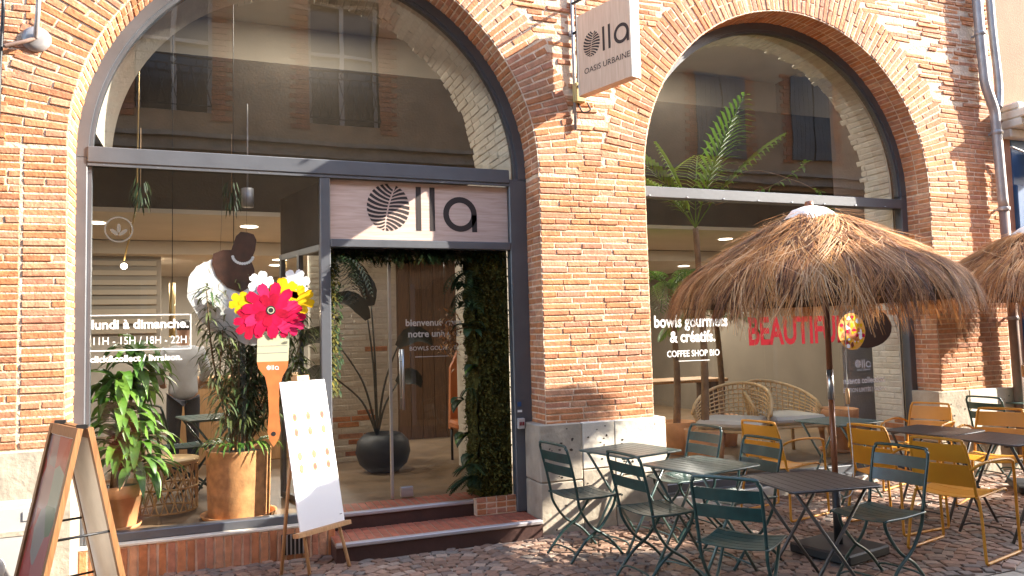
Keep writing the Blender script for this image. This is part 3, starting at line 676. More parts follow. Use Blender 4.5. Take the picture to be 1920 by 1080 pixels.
# ---------------------------------------------------------------- bistro furniture
def make_chair():
    t = thing("bistro_chair", "", "chair"); g = "green_paint"
    U = [(-.185, .185, .455), (-.215, .188, .60), (-.262, .190, .78), (-.272, .178, .815), (-.276, .145, .835)]
    pts = bez(U + [(p[0], -p[1], p[2]) for p in U[::-1]], 5)
    b = MB(); b.tube(pts, .0105, g, 8); b.build("back_frame", t)
    for z0, z1 in ((.705, .775), (.605, .68)):
        b = MB(); n = 10; vs = []
        for k in range(n + 1):
            y = -.183 + .366 * k / n; bow = -.014 * (1 - (2 * k / n - 1) ** 2)
            for z in (z0, z1): x = -.215 - (z - .60) * .26 + bow; vs += [(x - .003, y, z), (x + .003, y, z)]
        b.add(vs, [q for k in range(n) for q in ((4 * k, 4 * k + 2, 4 * k + 6, 4 * k + 4), (4 * k + 1, 4 * k + 3, 4 * k + 7, 4 * k + 5), (4 * k + 2, 4 * k + 3, 4 * k + 7, 4 * k + 6), (4 * k, 4 * k + 1, 4 * k + 5, 4 * k + 4))], g)
        b.build("back_slat", t)
    b = MB(); n = 6; w_ = .40 / n
    for k in range(n):
        xa = -.195 + k * w_; vs = []
        for q in range(9):
            y = -.19 + .38 * q / 8; dip = -.014 * (1 - (2 * q / 8 - 1) ** 2); dp2 = lambda x: -.010 * (1 - ((x + .0) / .2) ** 2) - (.012 if x > .17 else 0)
            for x in (xa + .0025, xa + w_ - .0025):
                for z in (.452, .458): vs.append((x, y, z + dip + dp2(x)))
        fs = []
        for q in range(8):
            a = 4 * q; fs += [(a + 1, a + 3, a + 7, a + 5), (a, a + 2, a + 6, a + 4), (a, a + 1, a + 5, a + 4), (a + 2, a + 3, a + 7, a + 6)]
        fs += [(0, 1, 3, 2), (32, 33, 35, 34)]; b.add(vs, fs, g)
    for y in (-.192, .192): b.tube(bez([(-.20, y, .452), (0, y, .442), (.17, y, .446), (.205, y, .436)], 4), .008, g, 6)
    b.build("seat", t)
    for s in (-1, 1):
        b = MB(); b.tube(bez([(-.185, .185 * s, .455), (-.165, .183 * s, .37), (-.07, .18 * s, .24), (.08, .178 * s, .14), (.21, .176 * s, .0)], 6), .0105, g, 8); b.build("leg", t)
        b = MB(); b.tube(bez([(.165, .160 * s, .440), (.14, .160 * s, .36), (.03, .160 * s, .23), (-.11, .160 * s, .14), (-.245, .160 * s, .0)], 6), .0105, g, 8); b.build("leg", t)
    b = MB(); b.tube(bez([(.17, -.176, .045), (.15, -.1, .075), (.15, .1, .075), (.17, .176, .045)], 5), .007, g, 6); b.build("stretcher", t)
    b = MB(); b.tube(bez([(-.205, -.160, .045), (-.19, -.1, .07), (-.19, .1, .07), (-.205, .160, .045)], 5), .007, g, 6); b.build("stretcher", t)
    return t
def make_table(p):
    t = thing("bistro_table", "", "table"); b = MB(); h = .285
    n = 8; w_ = .55 / n
    for k in range(n): b.box(-.275 + k * w_ + .0025, -.275 + (k + 1) * w_ - .0025, -.272, .272, .711, .718, p)
    c = [(-h + .03, -h), (h - .03, -h), (h - .008, -h + .008), (h, -h + .03), (h, h - .03), (h - .008, h - .008), (h - .03, h), (-h + .03, h), (-h + .008, h - .008), (-h, h - .03), (-h, -h + .03), (-h + .008, -h + .008)]
    for z, r_ in ((.712, .0075),): b.tube([(x, y, z) for x, y in c], r_, p, 8, closed=True)
    for y in (-.2, .2): b.box(-.26, .26, y - .012, y + .012, .690, .709, p)
    b.build("tabletop", t)
    for s in (-1, 1):
        b = MB(); b.tube([(-.24, .225 * s, .70), (.255, .235 * s, .0)], .0105, p, 8); b.build("leg", t)
        b = MB(); b.tube([(.24, .200 * s, .70), (-.255, .205 * s, .0)], .0105, p, 8); b.build("leg", t)
    b = MB(); b.tube(bez([(.225, -.234, .045), (.19, -.12, .075), (.19, .12, .075), (.225, .234, .045)], 5), .007, p, 6); b.build("stretcher", t)
    b = MB(); b.tube(bez([(-.225, -.204, .045), (-.19, -.12, .07), (-.19, .12, .07), (-.225, .204, .045)], 5), .007, p, 6); b.build("stretcher", t)
    return t
def make_armchair():
    t = thing("metal_armchair", "", "chair"); g = "yellow_paint"
    b = MB(); U = [(-.19, .20, .43), (-.225, .20, .56), (-.275, .185, .76), (-.285, .172, .80), (-.29, .14, .82)]
    b.tube(bez(U + [(p[0], -p[1], p[2]) for p in U[::-1]], 5), .0105, g, 8); b.build("back_frame", t)
    for z0, z1 in ((.665, .79), (.50, .650)):
        b = MB(); n = 10; vs = []
        for k in range(n + 1):
            f = 2 * k / n - 1; bow = -.018 * (1 - f * f)
            for z in (z0, z1): x = -.21 - (z - .50) * .25 + bow; y = f * (.198 - max(0, z - .55) * .07); vs += [(x - .003, y, z), (x + .003, y, z)]
        b.add(vs, [q for k in range(n) for q in ((4 * k, 4 * k + 2, 4 * k + 6, 4 * k + 4), (4 * k + 1, 4 * k + 3, 4 * k + 7, 4 * k + 5), (4 * k + 2, 4 * k + 3, 4 * k + 7, 4 * k + 6), (4 * k, 4 * k + 1, 4 * k + 5, 4 * k + 4))], g)
        b.build("back_slat", t)
    b = MB(); n = 4; w_ = .44 / n
    for k in range(n):
        xa = -.20 + k * w_; vs = []
        for q in range(9):
            y = -.205 + .41 * q / 8; dip = -.02 * (1 - (2 * q / 8 - 1) ** 2)
            for x in (xa + .003, xa + w_ - .003):
                for z in (.432, .438): vs.append((x, y, z + dip + (.012 if x > 0 else 0) - (.02 if x > .22 else 0)))
        fs = []
        for q in range(8):
            a = 4 * q; fs += [(a + 1, a + 3, a + 7, a + 5), (a, a + 2, a + 6, a + 4), (a, a + 1, a + 5, a + 4), (a + 2, a + 3, a + 7, a + 6)]
        b.add(vs, fs, g)
    for y in (-.207, .207): b.tube(bez([(-.21, y, .43), (0, y, .436), (.2, y, .442), (.235, y, .425)], 4), .009, g, 6)
    b.build("seat", t)
    for s in (-1, 1):
        y = .262 * s; b = MB()
        b.tube(bez([(-.255, .20 * s, .62), (-.21, .235 * s, .655), (-.10, y, .675), (.12, y, .665), (.215, y, .645), (.24, y, .60), (.25, y, .3), (.265, y, .05), (.25, y, .012), (.2, y, .010), (-.19, y, .010), (-.235, y, .014), (-.245, y * .99, .05), (-.215, .235 * s, .30), (-.19, .21 * s, .43)], 5), .0105, g, 8)
        b.build("side_frame", t)
    return t
ch = make_chair(); arm = make_armchair(); tg = make_table("table_paint"); tb = make_table("shaded_table_paint")
def place(proto, first, x, y, hdg, label, group):
    o = proto if first else copy_tree(proto)
    o.location = (x, y, gz(x) + .002); o.rotation_euler = (0, 0, R(hdg)); o["label"] = label; o["group"] = group; return o
GC = "green bistro chairs on the terrace"; YC = "yellow armchairs on the terrace"; TC = "bistro tables on the terrace"
for i, (x, y, h, l) in enumerate((
    (2.56, -.68, 8, "dark green folding chair nearest the glass entrance, against the stone plinth"),
    (2.76, -1.39, 6, "dark green folding chair between the chair by the plinth and the foremost chair"),
    (2.77, -2.27, 36, "foremost dark green folding chair, seen from behind with its seat towards the umbrella"),
    (3.44, -1.33, 186, "green folding chair facing the entrance, between foremost table and yellow armchair by window"),
    (3.52, -.52, 187, "pale sunlit green folding chair beside the table against the stone plinth"),
    (3.90, -2.15, 189, "green folding chair at the umbrella base, its back to the yellow armchairs"),
    (7.55, -.30, 2, "green folding chair farthest down the street, in front of the far white plinth"))):
    place(ch, i == 0, x, y, h, l, GC)
for i, (x, y, h, l) in enumerate((
    (4.63, -.40, 12, "yellow armchair in front of the shop window beside the rattan armchairs"),
    (5.10, -1.17, 4, "yellow armchair tucked behind the umbrella pole at a dark square table"),
    (4.93, -1.90, 14, "foremost yellow armchair with a full sled leg showing near the kerb"),
    (6.33, -.36, 200, "yellow armchair facing the street, standing by the corner of the window and the far plinth"),
    (6.36, -1.10, 205, "yellow armchair under the second thatched umbrella at the edge of the picture"))):
    place(arm, i == 0, x, y, h, l, YC)
for i, (x, y, h, l) in enumerate((
    (3.00, -.60, 14, "sunlit green slatted table standing against the stone plinth"),
    (3.08, -1.43, 14, "green slatted table half in sun, second from the stone plinth"),
    (5.52, -.16, 7, "teal square table against the shop window beside the umbrella pole"),
    (8.25, -.15, 5, "pale teal table farthest down the street by the blue shopfront"))):
    place(tg, i == 0, x, y, h, l, TC)
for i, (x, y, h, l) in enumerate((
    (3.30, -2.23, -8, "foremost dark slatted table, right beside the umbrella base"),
    (5.62, -1.12, 13, "green slatted table coloured with brown reflections between the yellow armchairs behind the umbrella"),
    (5.62, -1.72, 4, "green slatted table coloured with brown reflections cut by the picture edge, beside the foremost yellow armchair"))):
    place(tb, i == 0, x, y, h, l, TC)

# ---------------------------------------------------------------- thatched umbrellas
def make_umbrella(seed, sc=1.):
    rnd.seed(seed)
    t = thing("thatched_umbrella", "", "umbrella")
    prof = [(.10, 2.50), (.2, 2.465), (.35, 2.40), (.53, 2.295), (.71, 2.185), (.87, 2.085), (.99, 1.995), (1.07, 1.905)]
    def pz(r):
        for (a, za), (b_, zb) in zip(prof, prof[1:]):
            if r <= b_: return za + (zb - za) * (r - a) / (b_ - a)
        return prof[-1][1] - (r - 1.04) * 1.5
    b = MB(); b.lathe([(r, z - .035) for r, z in prof], "thatch_core", n=40)
    b.lathe([(r * .97, z - .07) for r, z in prof], "thatch_core", n=40)
    core = b.build("thatch_lining", t)
    b = MB()
    def strand(a, r, L, lift, wd, tt, wander):
        n = 5; st = L / n; pts = []; rr = r; z = pz(r) + lift; aa = a; fall = 0
        for k in range(n + 1):
            pts.append(Vector((rr * math.cos(aa), rr * math.sin(aa), z)))
            if rr < 1.0: nr = rr + st * .86; z2 = pz(nr) + lift * (1 + k * .15)
            else: nr = rr + st * max(.18, .5 - fall * .12); z2 = z - st * min(.98, .80 + fall * .05); fall += 1
            z = z2; rr = nr; aa += wander / max(.25, rr) * st
        vs = []
        for k, p in enumerate(pts):
            d = (pts[min(n, k + 1)] - pts[max(0, k - 1)]).normalized(); s_ = d.cross(Vector((math.cos(a), math.sin(a), .8))).normalized()
            ww = wd * (1 - .75 * k / n); vs += [p - s_ * ww, p + s_ * ww]
        b.add(vs, [(2 * k, 2 * k + 1, 2 * k + 3, 2 * k + 2) for k in range(n)], "thatch_straw", tt)
    for i in range(720):    # bundles of straw laid over one another
        q = rnd.random(); r = .11 + .84 * math.sqrt(q); a = rnd.uniform(0, 2 * math.pi); w0 = rnd.gauss(0, .22); tb = min(1, max(0, rnd.gauss(.46 - .10 * (r - .5), .24))); Lb = rnd.uniform(.26, .50); lf = rnd.uniform(-.012, .03); sp = rnd.uniform(.015, .045)
        for k in range(19):
            o_ = rnd.gauss(0, 1) * sp; strand(a + o_ / max(.2, r), r + rnd.uniform(-.04, .04), Lb * rnd.uniform(.75, 1.15), lf + rnd.uniform(-.008, .012), rnd.uniform(.002, .0048), min(1, max(0, tb + rnd.gauss(0, .12))), w0 - o_ * 1.6 + rnd.gauss(0, .08))
    for i in range(210):   # ragged fringe
        a = rnd.uniform(0, 2 * math.pi); w0 = rnd.gauss(0, .3); tb = min(1, max(0, rnd.gauss(.38, .22))); Lb = rnd.uniform(.14, .33); r = rnd.uniform(.84, 1.02); lf = rnd.uniform(-.04, .015)
        for k in range(15): o_ = rnd.gauss(0, 1) * .03; strand(a + o_ / r, r + rnd.uniform(-.03, .03), Lb * rnd.uniform(.7, 1.15), lf + rnd.uniform(-.01, .01), rnd.uniform(.002, .0042), min(1, max(0, tb + rnd.gauss(0, .12))), w0 - o_ * 2.5 + rnd.gauss(0, .1))
    for i in range(260):    # stray straws
        a = rnd.uniform(0, 2 * math.pi); strand(a, rnd.uniform(.15, 1.0), rnd.uniform(.2, .4), rnd.uniform(.035, .07), .0018, rnd.uniform(.4, 1), rnd.gauss(0, .9))
    b.build("thatch", t)
    b = MB(); vs = []; N = 32
    for j in range(N):
        a = 2 * math.pi * j / N
        for r, z in ((.0, 2.565), (.06, 2.565), (.13, 2.54 + .004 * math.sin(3 * a)), (.175, 2.50 + .008 * math.sin(4 * a)), (.215 + .012 * math.sin(5 * a), 2.462 + .012 * math.sin(4 * a + 1))): vs.append((r * math.cos(a), r * math.sin(a), z))
    b.add(vs, [(5 * j + k, 5 * ((j + 1) % N) + k, 5 * ((j + 1) % N) + k + 1, 5 * j + k + 1) for j in range(N) for k in range(4)], "canvas", smooth=True)
    b.build("cap", t)
    b = MB(); b.lathe([(0, 2.61), (.03, 2.605), (.034, 2.565), (.03, 2.555)], "red_wood", n=16); b.build("finial", t)
    b = MB(); b.tube([(0, 0, 1.33), (0, 0, 2.52)], .022, "red_wood", 14); b.tube([(0, 0, .46), (0, 0, 1.13)], .022, "red_wood", 14); b.build("pole", t)
    b = MB(); b.tube([(0, 0, 1.12), (0, 0, 1.34)], .0245, "steel", 14); b.build("pole_joint", t)
    b = MB()
    for k in range(8):
        a = 2 * math.pi * k / 8 + .2; b.tube([(.03 * math.cos(a), .03 * math.sin(a), 2.46), (.96 * math.cos(a), .96 * math.sin(a), 1.95)], .011, "red_wood", 6)
        b.tube([(.03 * math.cos(a), .03 * math.sin(a), 2.02), (.55 * math.cos(a), .55 * math.sin(a), 2.17)], .009, "red_wood", 6)
    b.build("ribs", t)
    b = MB(); b.tube([(0, 0, .07), (0, 0, .48)], .031, "black", 14); b.build("sleeve", t)
    b = MB(); M = Matrix.Rotation(R(12), 4, 'Z'); b.box(-.25, .25, -.25, .25, 0, .072, "black", M=M, b=.012); b.build("base", t)
    return t
um = make_umbrella(3)
for o in list(COL.objects):
    if o.parent is um and o.name.split(".")[0] in ("thatch", "thatch_lining", "cap", "finial", "ribs"):
        Rm = Matrix.Translation((0, 0, 1.9)) @ Matrix.Rotation(R(-.6), 4, Vector((.33, .94, 0))) @ Matrix.Translation((-.075, .035, -1.9)); o.location = Rm.to_translation(); o.rotation_euler = Rm.to_euler()
um.scale = (.965, .965, .98); um.location = (4.15, -1.54, gz(4.15) + .003); um["group"] = "thatched umbrellas on the terrace"
b = MB(); b.tube(bez([(.09, -.06, 2.1), (.10, -.07, 1.6), (.095, -.065, 1.20)], 4), .004, "canvas", 6); b.tube(bez([(.095, -.065, 1.08), (.11, -.07, .7), (.10, -.06, .45), (.04, -.03, .40)], 4), .004, "canvas", 6); b.build("cord", um)
b = MB(); b.lathe([(0, 0), (.014, .004), (.017, .06), (.014, .115), (0, .12)], "light_wood", (.095, -.065, 1.08), 12); b.build("toggle", um)
um2 = copy_tree(um); um2.location = (7.25, -.88, gz(7.25) + .003); um2.rotation_euler = (0, 0, 2.2)
um["label"] = "thatched straw umbrella with a white cap standing among the terrace tables"
um2["label"] = "second thatched umbrella, half out of the picture in front of the blue shopfront"

# ---------------------------------------------------------------- street signs and boards
ps = thing("hanging_sign", "square pale wooden sign reading olla oasis urbaine hanging out from the brick wall", "sign", (2.95, 0, 4.0))
ang = math.atan2(-.60, .19); ux, uy = math.cos(ang), math.sin(ang); O = Vector((2.935, -.13, 3.69)); LW = .60
nrm = Vector((uy, -ux, 0))     # faces towards the camera side (-x)
def SG(u, v, d): return (O.x + ux * u + nrm.x * d, O.y + uy * u + nrm.y * d, O.z + v)
b = MB(); b.slab([(0, 0), (LW, 0), (LW, .70), (0, .70)], SG, "pale_wood", -.045, .045); b.build("board", ps, False)
b = MB()
b.slab([(LW + .001, -.006), (LW + .014, -.006), (LW + .014, .706), (LW + .001, .706)], SG, "sign_edge", -.048, .048); b.build("edge_trim", ps, False); b = MB(); b.slab([(-.012, -.006), (-.001, -.006), (-.001, .706), (-.012, .706)], SG, "sign_edge", -.048, .048)
b.build("edge_trim", ps, False)
b = MB(); F = lambda u, v: SG(u, v, .047); logo(b, F, .065, .30, .205, "logo_brown", 11); text_into(b, "OASIS URBAINE", .33, .165, .070, "logo_brown", F, 'CENTER', 0, 1.08); b.build("lettering", ps, False)
b = MB(); b.tube([(2.90, -.025, 3.42), (2.90, -.025, 4.75)], .014, "zinc", 8); b.tube([(2.90, -.025, 4.28), SG(.03, .60, 0)], .013, "black", 8); b.tube([(2.90, -.025, 3.80), SG(.03, .10, 0)], .013, "black", 8)
b.tube([(2.90, -.025, 4.55), (3.0, -.3, 4.56), (3.1, -.7, 4.52)], .013, "black", 8); b.box(2.87, 2.93, -.03, -.008, 4.26, 4.31, "zinc"); b.build("bracket", ps, False)
jb = thing("junction_box", "small yellowish electrical box on the brick wall below the hanging sign", "box", (2.93, 0, 3.7))
b = MB(); b.box(2.885, 2.985, -.075, -.01, 3.66, 3.83, "plastic_yellow", b=.008); b.build("casing", jb, False)
b = MB(); b.lathe([(0, -.004), (.016, -.004), (.018, 0)], "red_vinyl", (0, 0, 0), 12); 
o = b.build("button", jb); o.location = (2.95 - 2.93, -.077, .03); o.rotation_euler = (R(90), 0, 0)
b = MB(); b.tube(bez([(2.93, -.03, 3.66), (2.96, -.05, 3.58), (3.03, -.06, 3.60), (2.99, -.08, 3.66)], 6), .007, "black", 6); b.tube(bez([(2.93, -.03, 3.82), (2.935, -.03, 4.1), (2.93, -.03, 4.6)], 5), .006, "black", 6); b.build("cable", jb, False)
# easel
es = thing("easel", "light wooden easel holding the white menu board by the entrance steps", "easel", (.63, -.28, 0))
P0, P1 = Vector((.52, -.29, .30)), Vector((.86, -.06, .30)); ed = (P1 - P0).normalized(); nb = Vector((ed.y, -ed.x, 0)); BWd = (P1 - P0).length
upv = (Vector((0, 0, 1)) * 1.0 + Vector((-.12, .10, 0))).normalized(); nb = ed.cross(upv).normalized() 
if nb.y > 0: nb = -nb
def EB(u, v, d): p = P0 + ed * u + upv * v + nb * d; return (p.x, p.y, p.z)
b = MB(); b.tube([EB(.10, 1.02, -.035), EB(.06, .0, -.03), (.585, -.30, .003)], .013, "light_wood", 6); b.build("leg", es, False)
b = MB(); b.tube([EB(BWd - .10, 1.02, -.035), EB(BWd - .03, .0, -.03), (.875, -.22, .003)], .013, "light_wood", 6); b.build("leg", es, False)
b = MB(); b.tube([EB(BWd / 2, 1.05, -.06), (.40, -.21, .003)], .013, "light_wood", 6); b.build("leg", es, False)
b = MB(); b.slab([(-.04, -.035), (BWd + .04, -.035), (BWd + .04, -.005), (-.04, -.005)], EB, "light_wood", -.03, .035); b.build("ledge", es, False); b = MB(); b.slab([(BWd / 2 - .03, .9), (BWd / 2 + .03, .9), (BWd / 2 + .03, 1.10), (BWd / 2 - .03, 1.10)], EB, "light_wood", -.045, -.02)
b.slab([(BWd / 2 - .055, 1.06), (BWd / 2 + .055, 1.06), (BWd / 2 + .055, 1.10), (BWd / 2 - .055, 1.10)], EB, "light_wood", -.05, .02); b.build("clip", es, False)
md = thing("menu_board", "large white menu board with small pictures of bowls leaning on the easel", "sign", (.69, -.18, .3))
b = MB(); b.slab([(0, 0), (BWd, 0), (BWd, 1.06), (0, 1.06)], EB, "board_white", .0, .010); b.build("board", md, False)
b = MB(); F = lambda u, v: EB(u, v, .0115)
logo(b, F, .03, .95, .05, "grey_ink", 7); b.build("lettering", md, False)
for r_, v in enumerate((.80, .69, .52, .43)):
    for c_ in range(3):
        u = .085 + c_ * .125 + rnd.uniform(-.004, .004)
        b = MB()
        for m_, s_, d_ in (("food_tan", .027, .0115), ("food_red", .016, .0120)): b.poly([[(u + s_ * .8 * math.cos(k * .45), v + s_ * 1.2 * math.sin(k * .45)) for k in range(14)]], lambda a, c, d_=d_: EB(a, c, d_), rnd.choice((m_, m_, "bark", "food_red" if r_ % 2 else "orange")))
        bar(b, u - .02, u + .02, v - .040, v - .037, "grey_ink", F); bar(b, u - .013, u + .013, v - .048, v - .046, "grey_ink", F); b.build("bowl_picture", md, False)
b = MB()
for v, u in ((.92, .25), (.905, .25), (.05, .37)): bar(b, u, u + .025, v, v + .006, "grey_ink", F)
b.build("print", md, False)
# A-frame board
af = thing("sandwich_board", "wooden sandwich board with a red and green poster standing before the stone plinth", "sign", (-.8, -.9, 0))
nr, fr = Vector((-.725, -.92, 1.165)), Vector((-.955, -.40, 1.165)); ax = (fr - nr); LW2 = ax.length; ax = ax.normalized(); sd = Vector((-ax.y, ax.x, 0))
if sd.x > 0: sd = -sd
def panel(sgn):
    out = (sd * sgn * .235 + Vector((0, 0, -1.15))); Ln = out.length; out = out.normalized(); nn = ax.cross(out).normalized()
    if nn.dot(sd * sgn) < 0: nn = -nn
    return (lambda u, v, d: tuple(nr + ax * u + out * v + nn * (d + .012)), Ln)
for sgn in (1, -1):
    PF, Ln = panel(sgn); b = MB(); FW = "frame_wood"
    for u0, u1 in ((0, .045), (LW2 - .045, LW2)): b.slab([(u0, 0), (u1, 0), (u1, Ln), (u0, Ln)], PF, FW, 0, .030)
    for v0, v1 in ((0, .06), (Ln - .16, Ln - .10)): b.slab([(.046, v0), (LW2 - .046, v0), (LW2 - .046, v1), (.046, v1)], PF, FW, .001, .028)
    b.build("frame", af, False)
    b = MB(); b.slab([(.046, .061), (LW2 - .046, .061), (LW2 - .046, Ln - .161), (.046, Ln - .161)], PF, "canvas", .006, .016); pn = b.build("panel", af, False)
    b = MB(); b.add([PF(.05, .065, .018), PF(LW2 - .05, .065, .018), PF(LW2 - .05, Ln - .165, .018), PF(.05, Ln - .165, .018)], [(0, 1, 2, 3)], "poster_print"); b.build("poster", pn, False)
for v, u in ((.62, .015), (.98, .015), (.62, LW2 - .015), (.98, LW2 - .015)):
    A, B = panel(1)[0](u, v, .002), panel(-1)[0](u, v, .002); b = MB(); b.tube([A, B], .008, "black", 6); b.build("crossbar", af, False)
for u in (.06, LW2 - .06): b = MB(); b.box(-.03, .03, -.02, .02, -.012, .012, "black", M=Matrix.Translation(nr + ax * u + Vector((0, 0, .012)))); b.build("hinge", af, False)

# ---------------------------------------------------------------- things on the wall
br = thing("wall_bracket", "old grey metal wall bracket with a round mount high on the brick wall", "bracket", (-1.18, 0, 3.76))
b = MB(); b.lathe([(0, .035), (.05, .032), (.085, .02), (.092, .0)], "zinc", n=24); o = b.build("mount", br); o.rotation_euler = (R(90), 0, 0)
b = MB(); b.tube(bez([(-1.18, -.03, 3.76), (-1.165, -.08, 3.82), (-1.15, -.12, 3.92), (-1.14, -.15, 4.1)], 6), .016, "zinc", 8); b.build("arm", br, False)
b = MB(); b.tube(bez([(-1.18, -.03, 3.76), (-1.24, -.05, 3.72), (-1.36, -.06, 3.67)], 6), .014, "pipe_brown", 8); b.build("arm", br, False)
cb = MB(); cb.tube(bez([(-1.38, -.03, 4.6), (-1.37, -.035, 4.0), (-1.385, -.03, 3.5), (-1.39, -.03, 3.12), (-1.41, -.03, 2.6), (-1.41, -.03, .98)], 8), .012, "black", 8)
tag(cb.build("cable"), "black cable running down the brick wall beside the wall bracket", "cable")
ub = thing("utility_box", "pale grey plastic meter cabinet set against the stone plinth", "cabinet", (-1.35, -.05, .4))
b = MB(); b.box(-1.75, -1.09, -.13, -.049, .08, .655, "white_plastic", b=.012); b.build("casing", ub, False)
b = MB(); b.box(-1.72, -1.12, -.140, -.128, .12, .62, "white_plastic", b=.006); b.box(-1.34, -1.16, -.144, -.141, .44, .47, "stone"); b.box(-1.19, -1.14, -.146, -.141, .53, .59, "white_plastic", b=.002); b.build("door", ub, False)
b = MB(); b.lathe([(0, .022), (.06, .022), (.085, .016), (.092, 0)], "white_plastic", n=28); o = b.build("dial", ub); o.location = (-.02, -.09, -.155); o.rotation_euler = (R(90), 0, 0)
tag(ub, None, None)
dp = thing("drainpipe", "grey zinc drainpipe with a kinked joint running down the edge of the brick wall", "pipe", (8.05, -.1, 0))
b = MB(); b.tube(bez([(7.84, -.10, 6.0), (7.86, -.10, 5.0), (7.885, -.10, 4.45), (7.90, -.10, 4.28), (7.96, -.10, 4.12), (8.01, -.10, 3.98), (8.02, -.10, 3.8), (8.05, -.10, 2.9)], 6), .052, "zinc", 16); b.build("upper_pipe", dp, False)
b = MB(); b.tube([(8.05, -.10, 2.9), (8.08, -.10, 1.6), (8.10, -.10, .15)], .050, "pipe_brown", 16); b.build("lower_pipe", dp, False)
b = MB(); b.tube(bez([(8.05, -.10, 6.0), (8.06, -.10, 5.0), (8.09, -.11, 4.3), (8.05, -.115, 4.02)], 6), .042, "zinc", 14); b.build("side_pipe", dp, False)
for z, x in ((4.85, 7.868), (3.75, 8.022), (2.9, 8.05), (1.7, 8.078)):
    b = MB(); b.lathe([(.060, -.02), (.064, -.012), (.064, .012), (.060, .02)], "zinc", (x, -.10, z), 16); b.box(x - .012, x + .012, -.06, .0, z - .01, z + .01, "zinc"); b.build("collar", dp, False)

# ---------------------------------------------------------------- neighbouring and opposite buildings
nb_ = thing("neighbour_building", "pink rendered neighbour building with a blue painted shopfront under a white cornice", "building", (10, .2, 0))
b = MB(); b.box(8.17, 20, .05, 8, 3.95, 8.4, "plaster"); b.box(8.17, 8.36, .0, 8, -.1, 3.95, "plaster"); b.box(12.5, 20, .05, 8, -.1, 3.95, "plaster"); b.build("wall", nb_, False)
b = MB(); 
for z0, z1, y in ((3.72, 3.82, -.10), (3.82, 3.92, -.22), (3.92, 4.02, -.34), (4.02, 4.10, -.20)): b.box(8.25, 12.6, y, .1, z0, z1 - .002, "white_stone", b=.015)
b.build("cornice", nb_, False)
b = MB(); BP = "blue_paint"
b.box(8.37, 12.5, .0, .3, 3.2, 3.72, BP, b=.01)
for x in (8.37, 9.5, 10.6, 11.7): b.box(x, x + .16, -.04, .3, 0, 3.2, BP, b=.012); b.box(x - .02, x + .18, -.06, .28, 0, .35, BP, b=.01)
for x in (8.53, 9.66, 10.76): b.box(x, x + .97, .06, .3, .0, .75, BP, b=.01); b.box(x + .1, x + .87, .045, .07, .12, .62, BP, b=.01); b.box(x, x + .97, .06, .12, 2.35, 2.42, BP)
b.build("shopfront", nb_, False)
b = MB(); b.add([(8.5, .15, .7), (11.7, .15, .7), (11.7, .15, 3.2), (8.5, .15, 3.2)], [(0, 1, 2, 3)], "glass"); b.build("pane", nb_, False)
b = MB(); b.box(8.37, 12.5, 2.5, 2.6, 0, 3.7, "beige_wall"); b.box(8.37, 12.5, .3, 2.5, -.05, .05, "wood_floor"); b.build("interior_wall", nb_, False)
b = MB(); b.box(8.55, 8.72, -.22, -.03, 3.30, 3.60, BP, b=.01); b.box(8.60, 8.66, -.235, -.221, 3.38, 3.48, "board_white"); b.build("lantern_box", nb_, False)
b = MB(); b.tube(bez([(8.2, -.12, 3.60), (8.5, -.16, 3.52), (8.9, -.16, 3.54), (9.6, -.12, 3.60)], 6), .012, "zinc", 6); b.build("cable", nb_, False)
upw = thing("upper_storey", "brick upper storey above the arched shop windows", "building", (3, .2, 6))
b = MB(); b.box(WX0, WX1, .02, 8, 6.0, 8.4, "opp_wall"); b.box(WX0 - .2, WX1 + .2, -.25, 8.2, 8.4, 8.55, "roof_tile"); b.build("wall", upw, False)
OY = -7.0; OH = 8.7
ob = thing("opposite_building", "ochre building with shuttered windows and iron railings across the street, mirrored in the glass", "building", (5, OY, 0))
def orect(x0, x1, z0, z1): return [(x0, z0), (x1, z0), (x1, z1), (x0, z1)]
OW = [(-1.32, -.12, 5.5, 7.7, 0), (1.46, 2.72, 5.48, 7.8, 0), (9.55, 10.75, 5.45, 7.2, 1), (12.1, 13.2, 5.5, 7.35, 1), (-6.6, -5.4, 5.5, 7.6, 0), (5.4, 6.6, 5.5, 7.6, 0), (16.2, 17.3, 5.5, 7.4, 1), (20.2, 21.3, 5.5, 7.6, 0)]
b = MB(); b.poly([[(-14, -.2), (26, -.2), (26, OH), (-14, OH)]] + [orect(x0, x1, z0, z1) for x0, x1, z0, z1, _ in OW], lambda u, v: (u, OY, v), "opp_wall")
b.box(-14, 26, OY - .4, OY - .3, -.2, OH, "opp_dark"); b.box(-14, 26, OY + .005, OY + .14, 4.86, 5.05, "stone"); b.box(-14, 26, OY + .005, OY + .22, 5.052, 5.12, "stone")
b.box(-14, 26, OY - 6, OY + .25, OH, OH + .12, "roof_tile")
for x0, x1, z0, z1, _ in OW:
    for k in range(int((z1 - z0 + .3) / .09)):
        z = z0 - .12 + k * .09; e = .22 if k % 2 else .32
        for a, c in ((x0 - e, x0), (x1, x1 + e)): b.box(a, c, OY + .004, OY + .022, z, z + .078, "brick", rnd.random())
for i in range(12):
    x = -12 + i * 3.1; b.box(x, x + 1.5, OY + .003, OY + .02, .1, 2.6, "opp_dark"); b.box(x - .08, x, OY + .003, OY + .06, 0, 2.7, "opp_frame"); b.box(x + 1.5, x + 1.58, OY + .003, OY + .06, 0, 2.7, "opp_frame")
b.build("wall", ob, False)
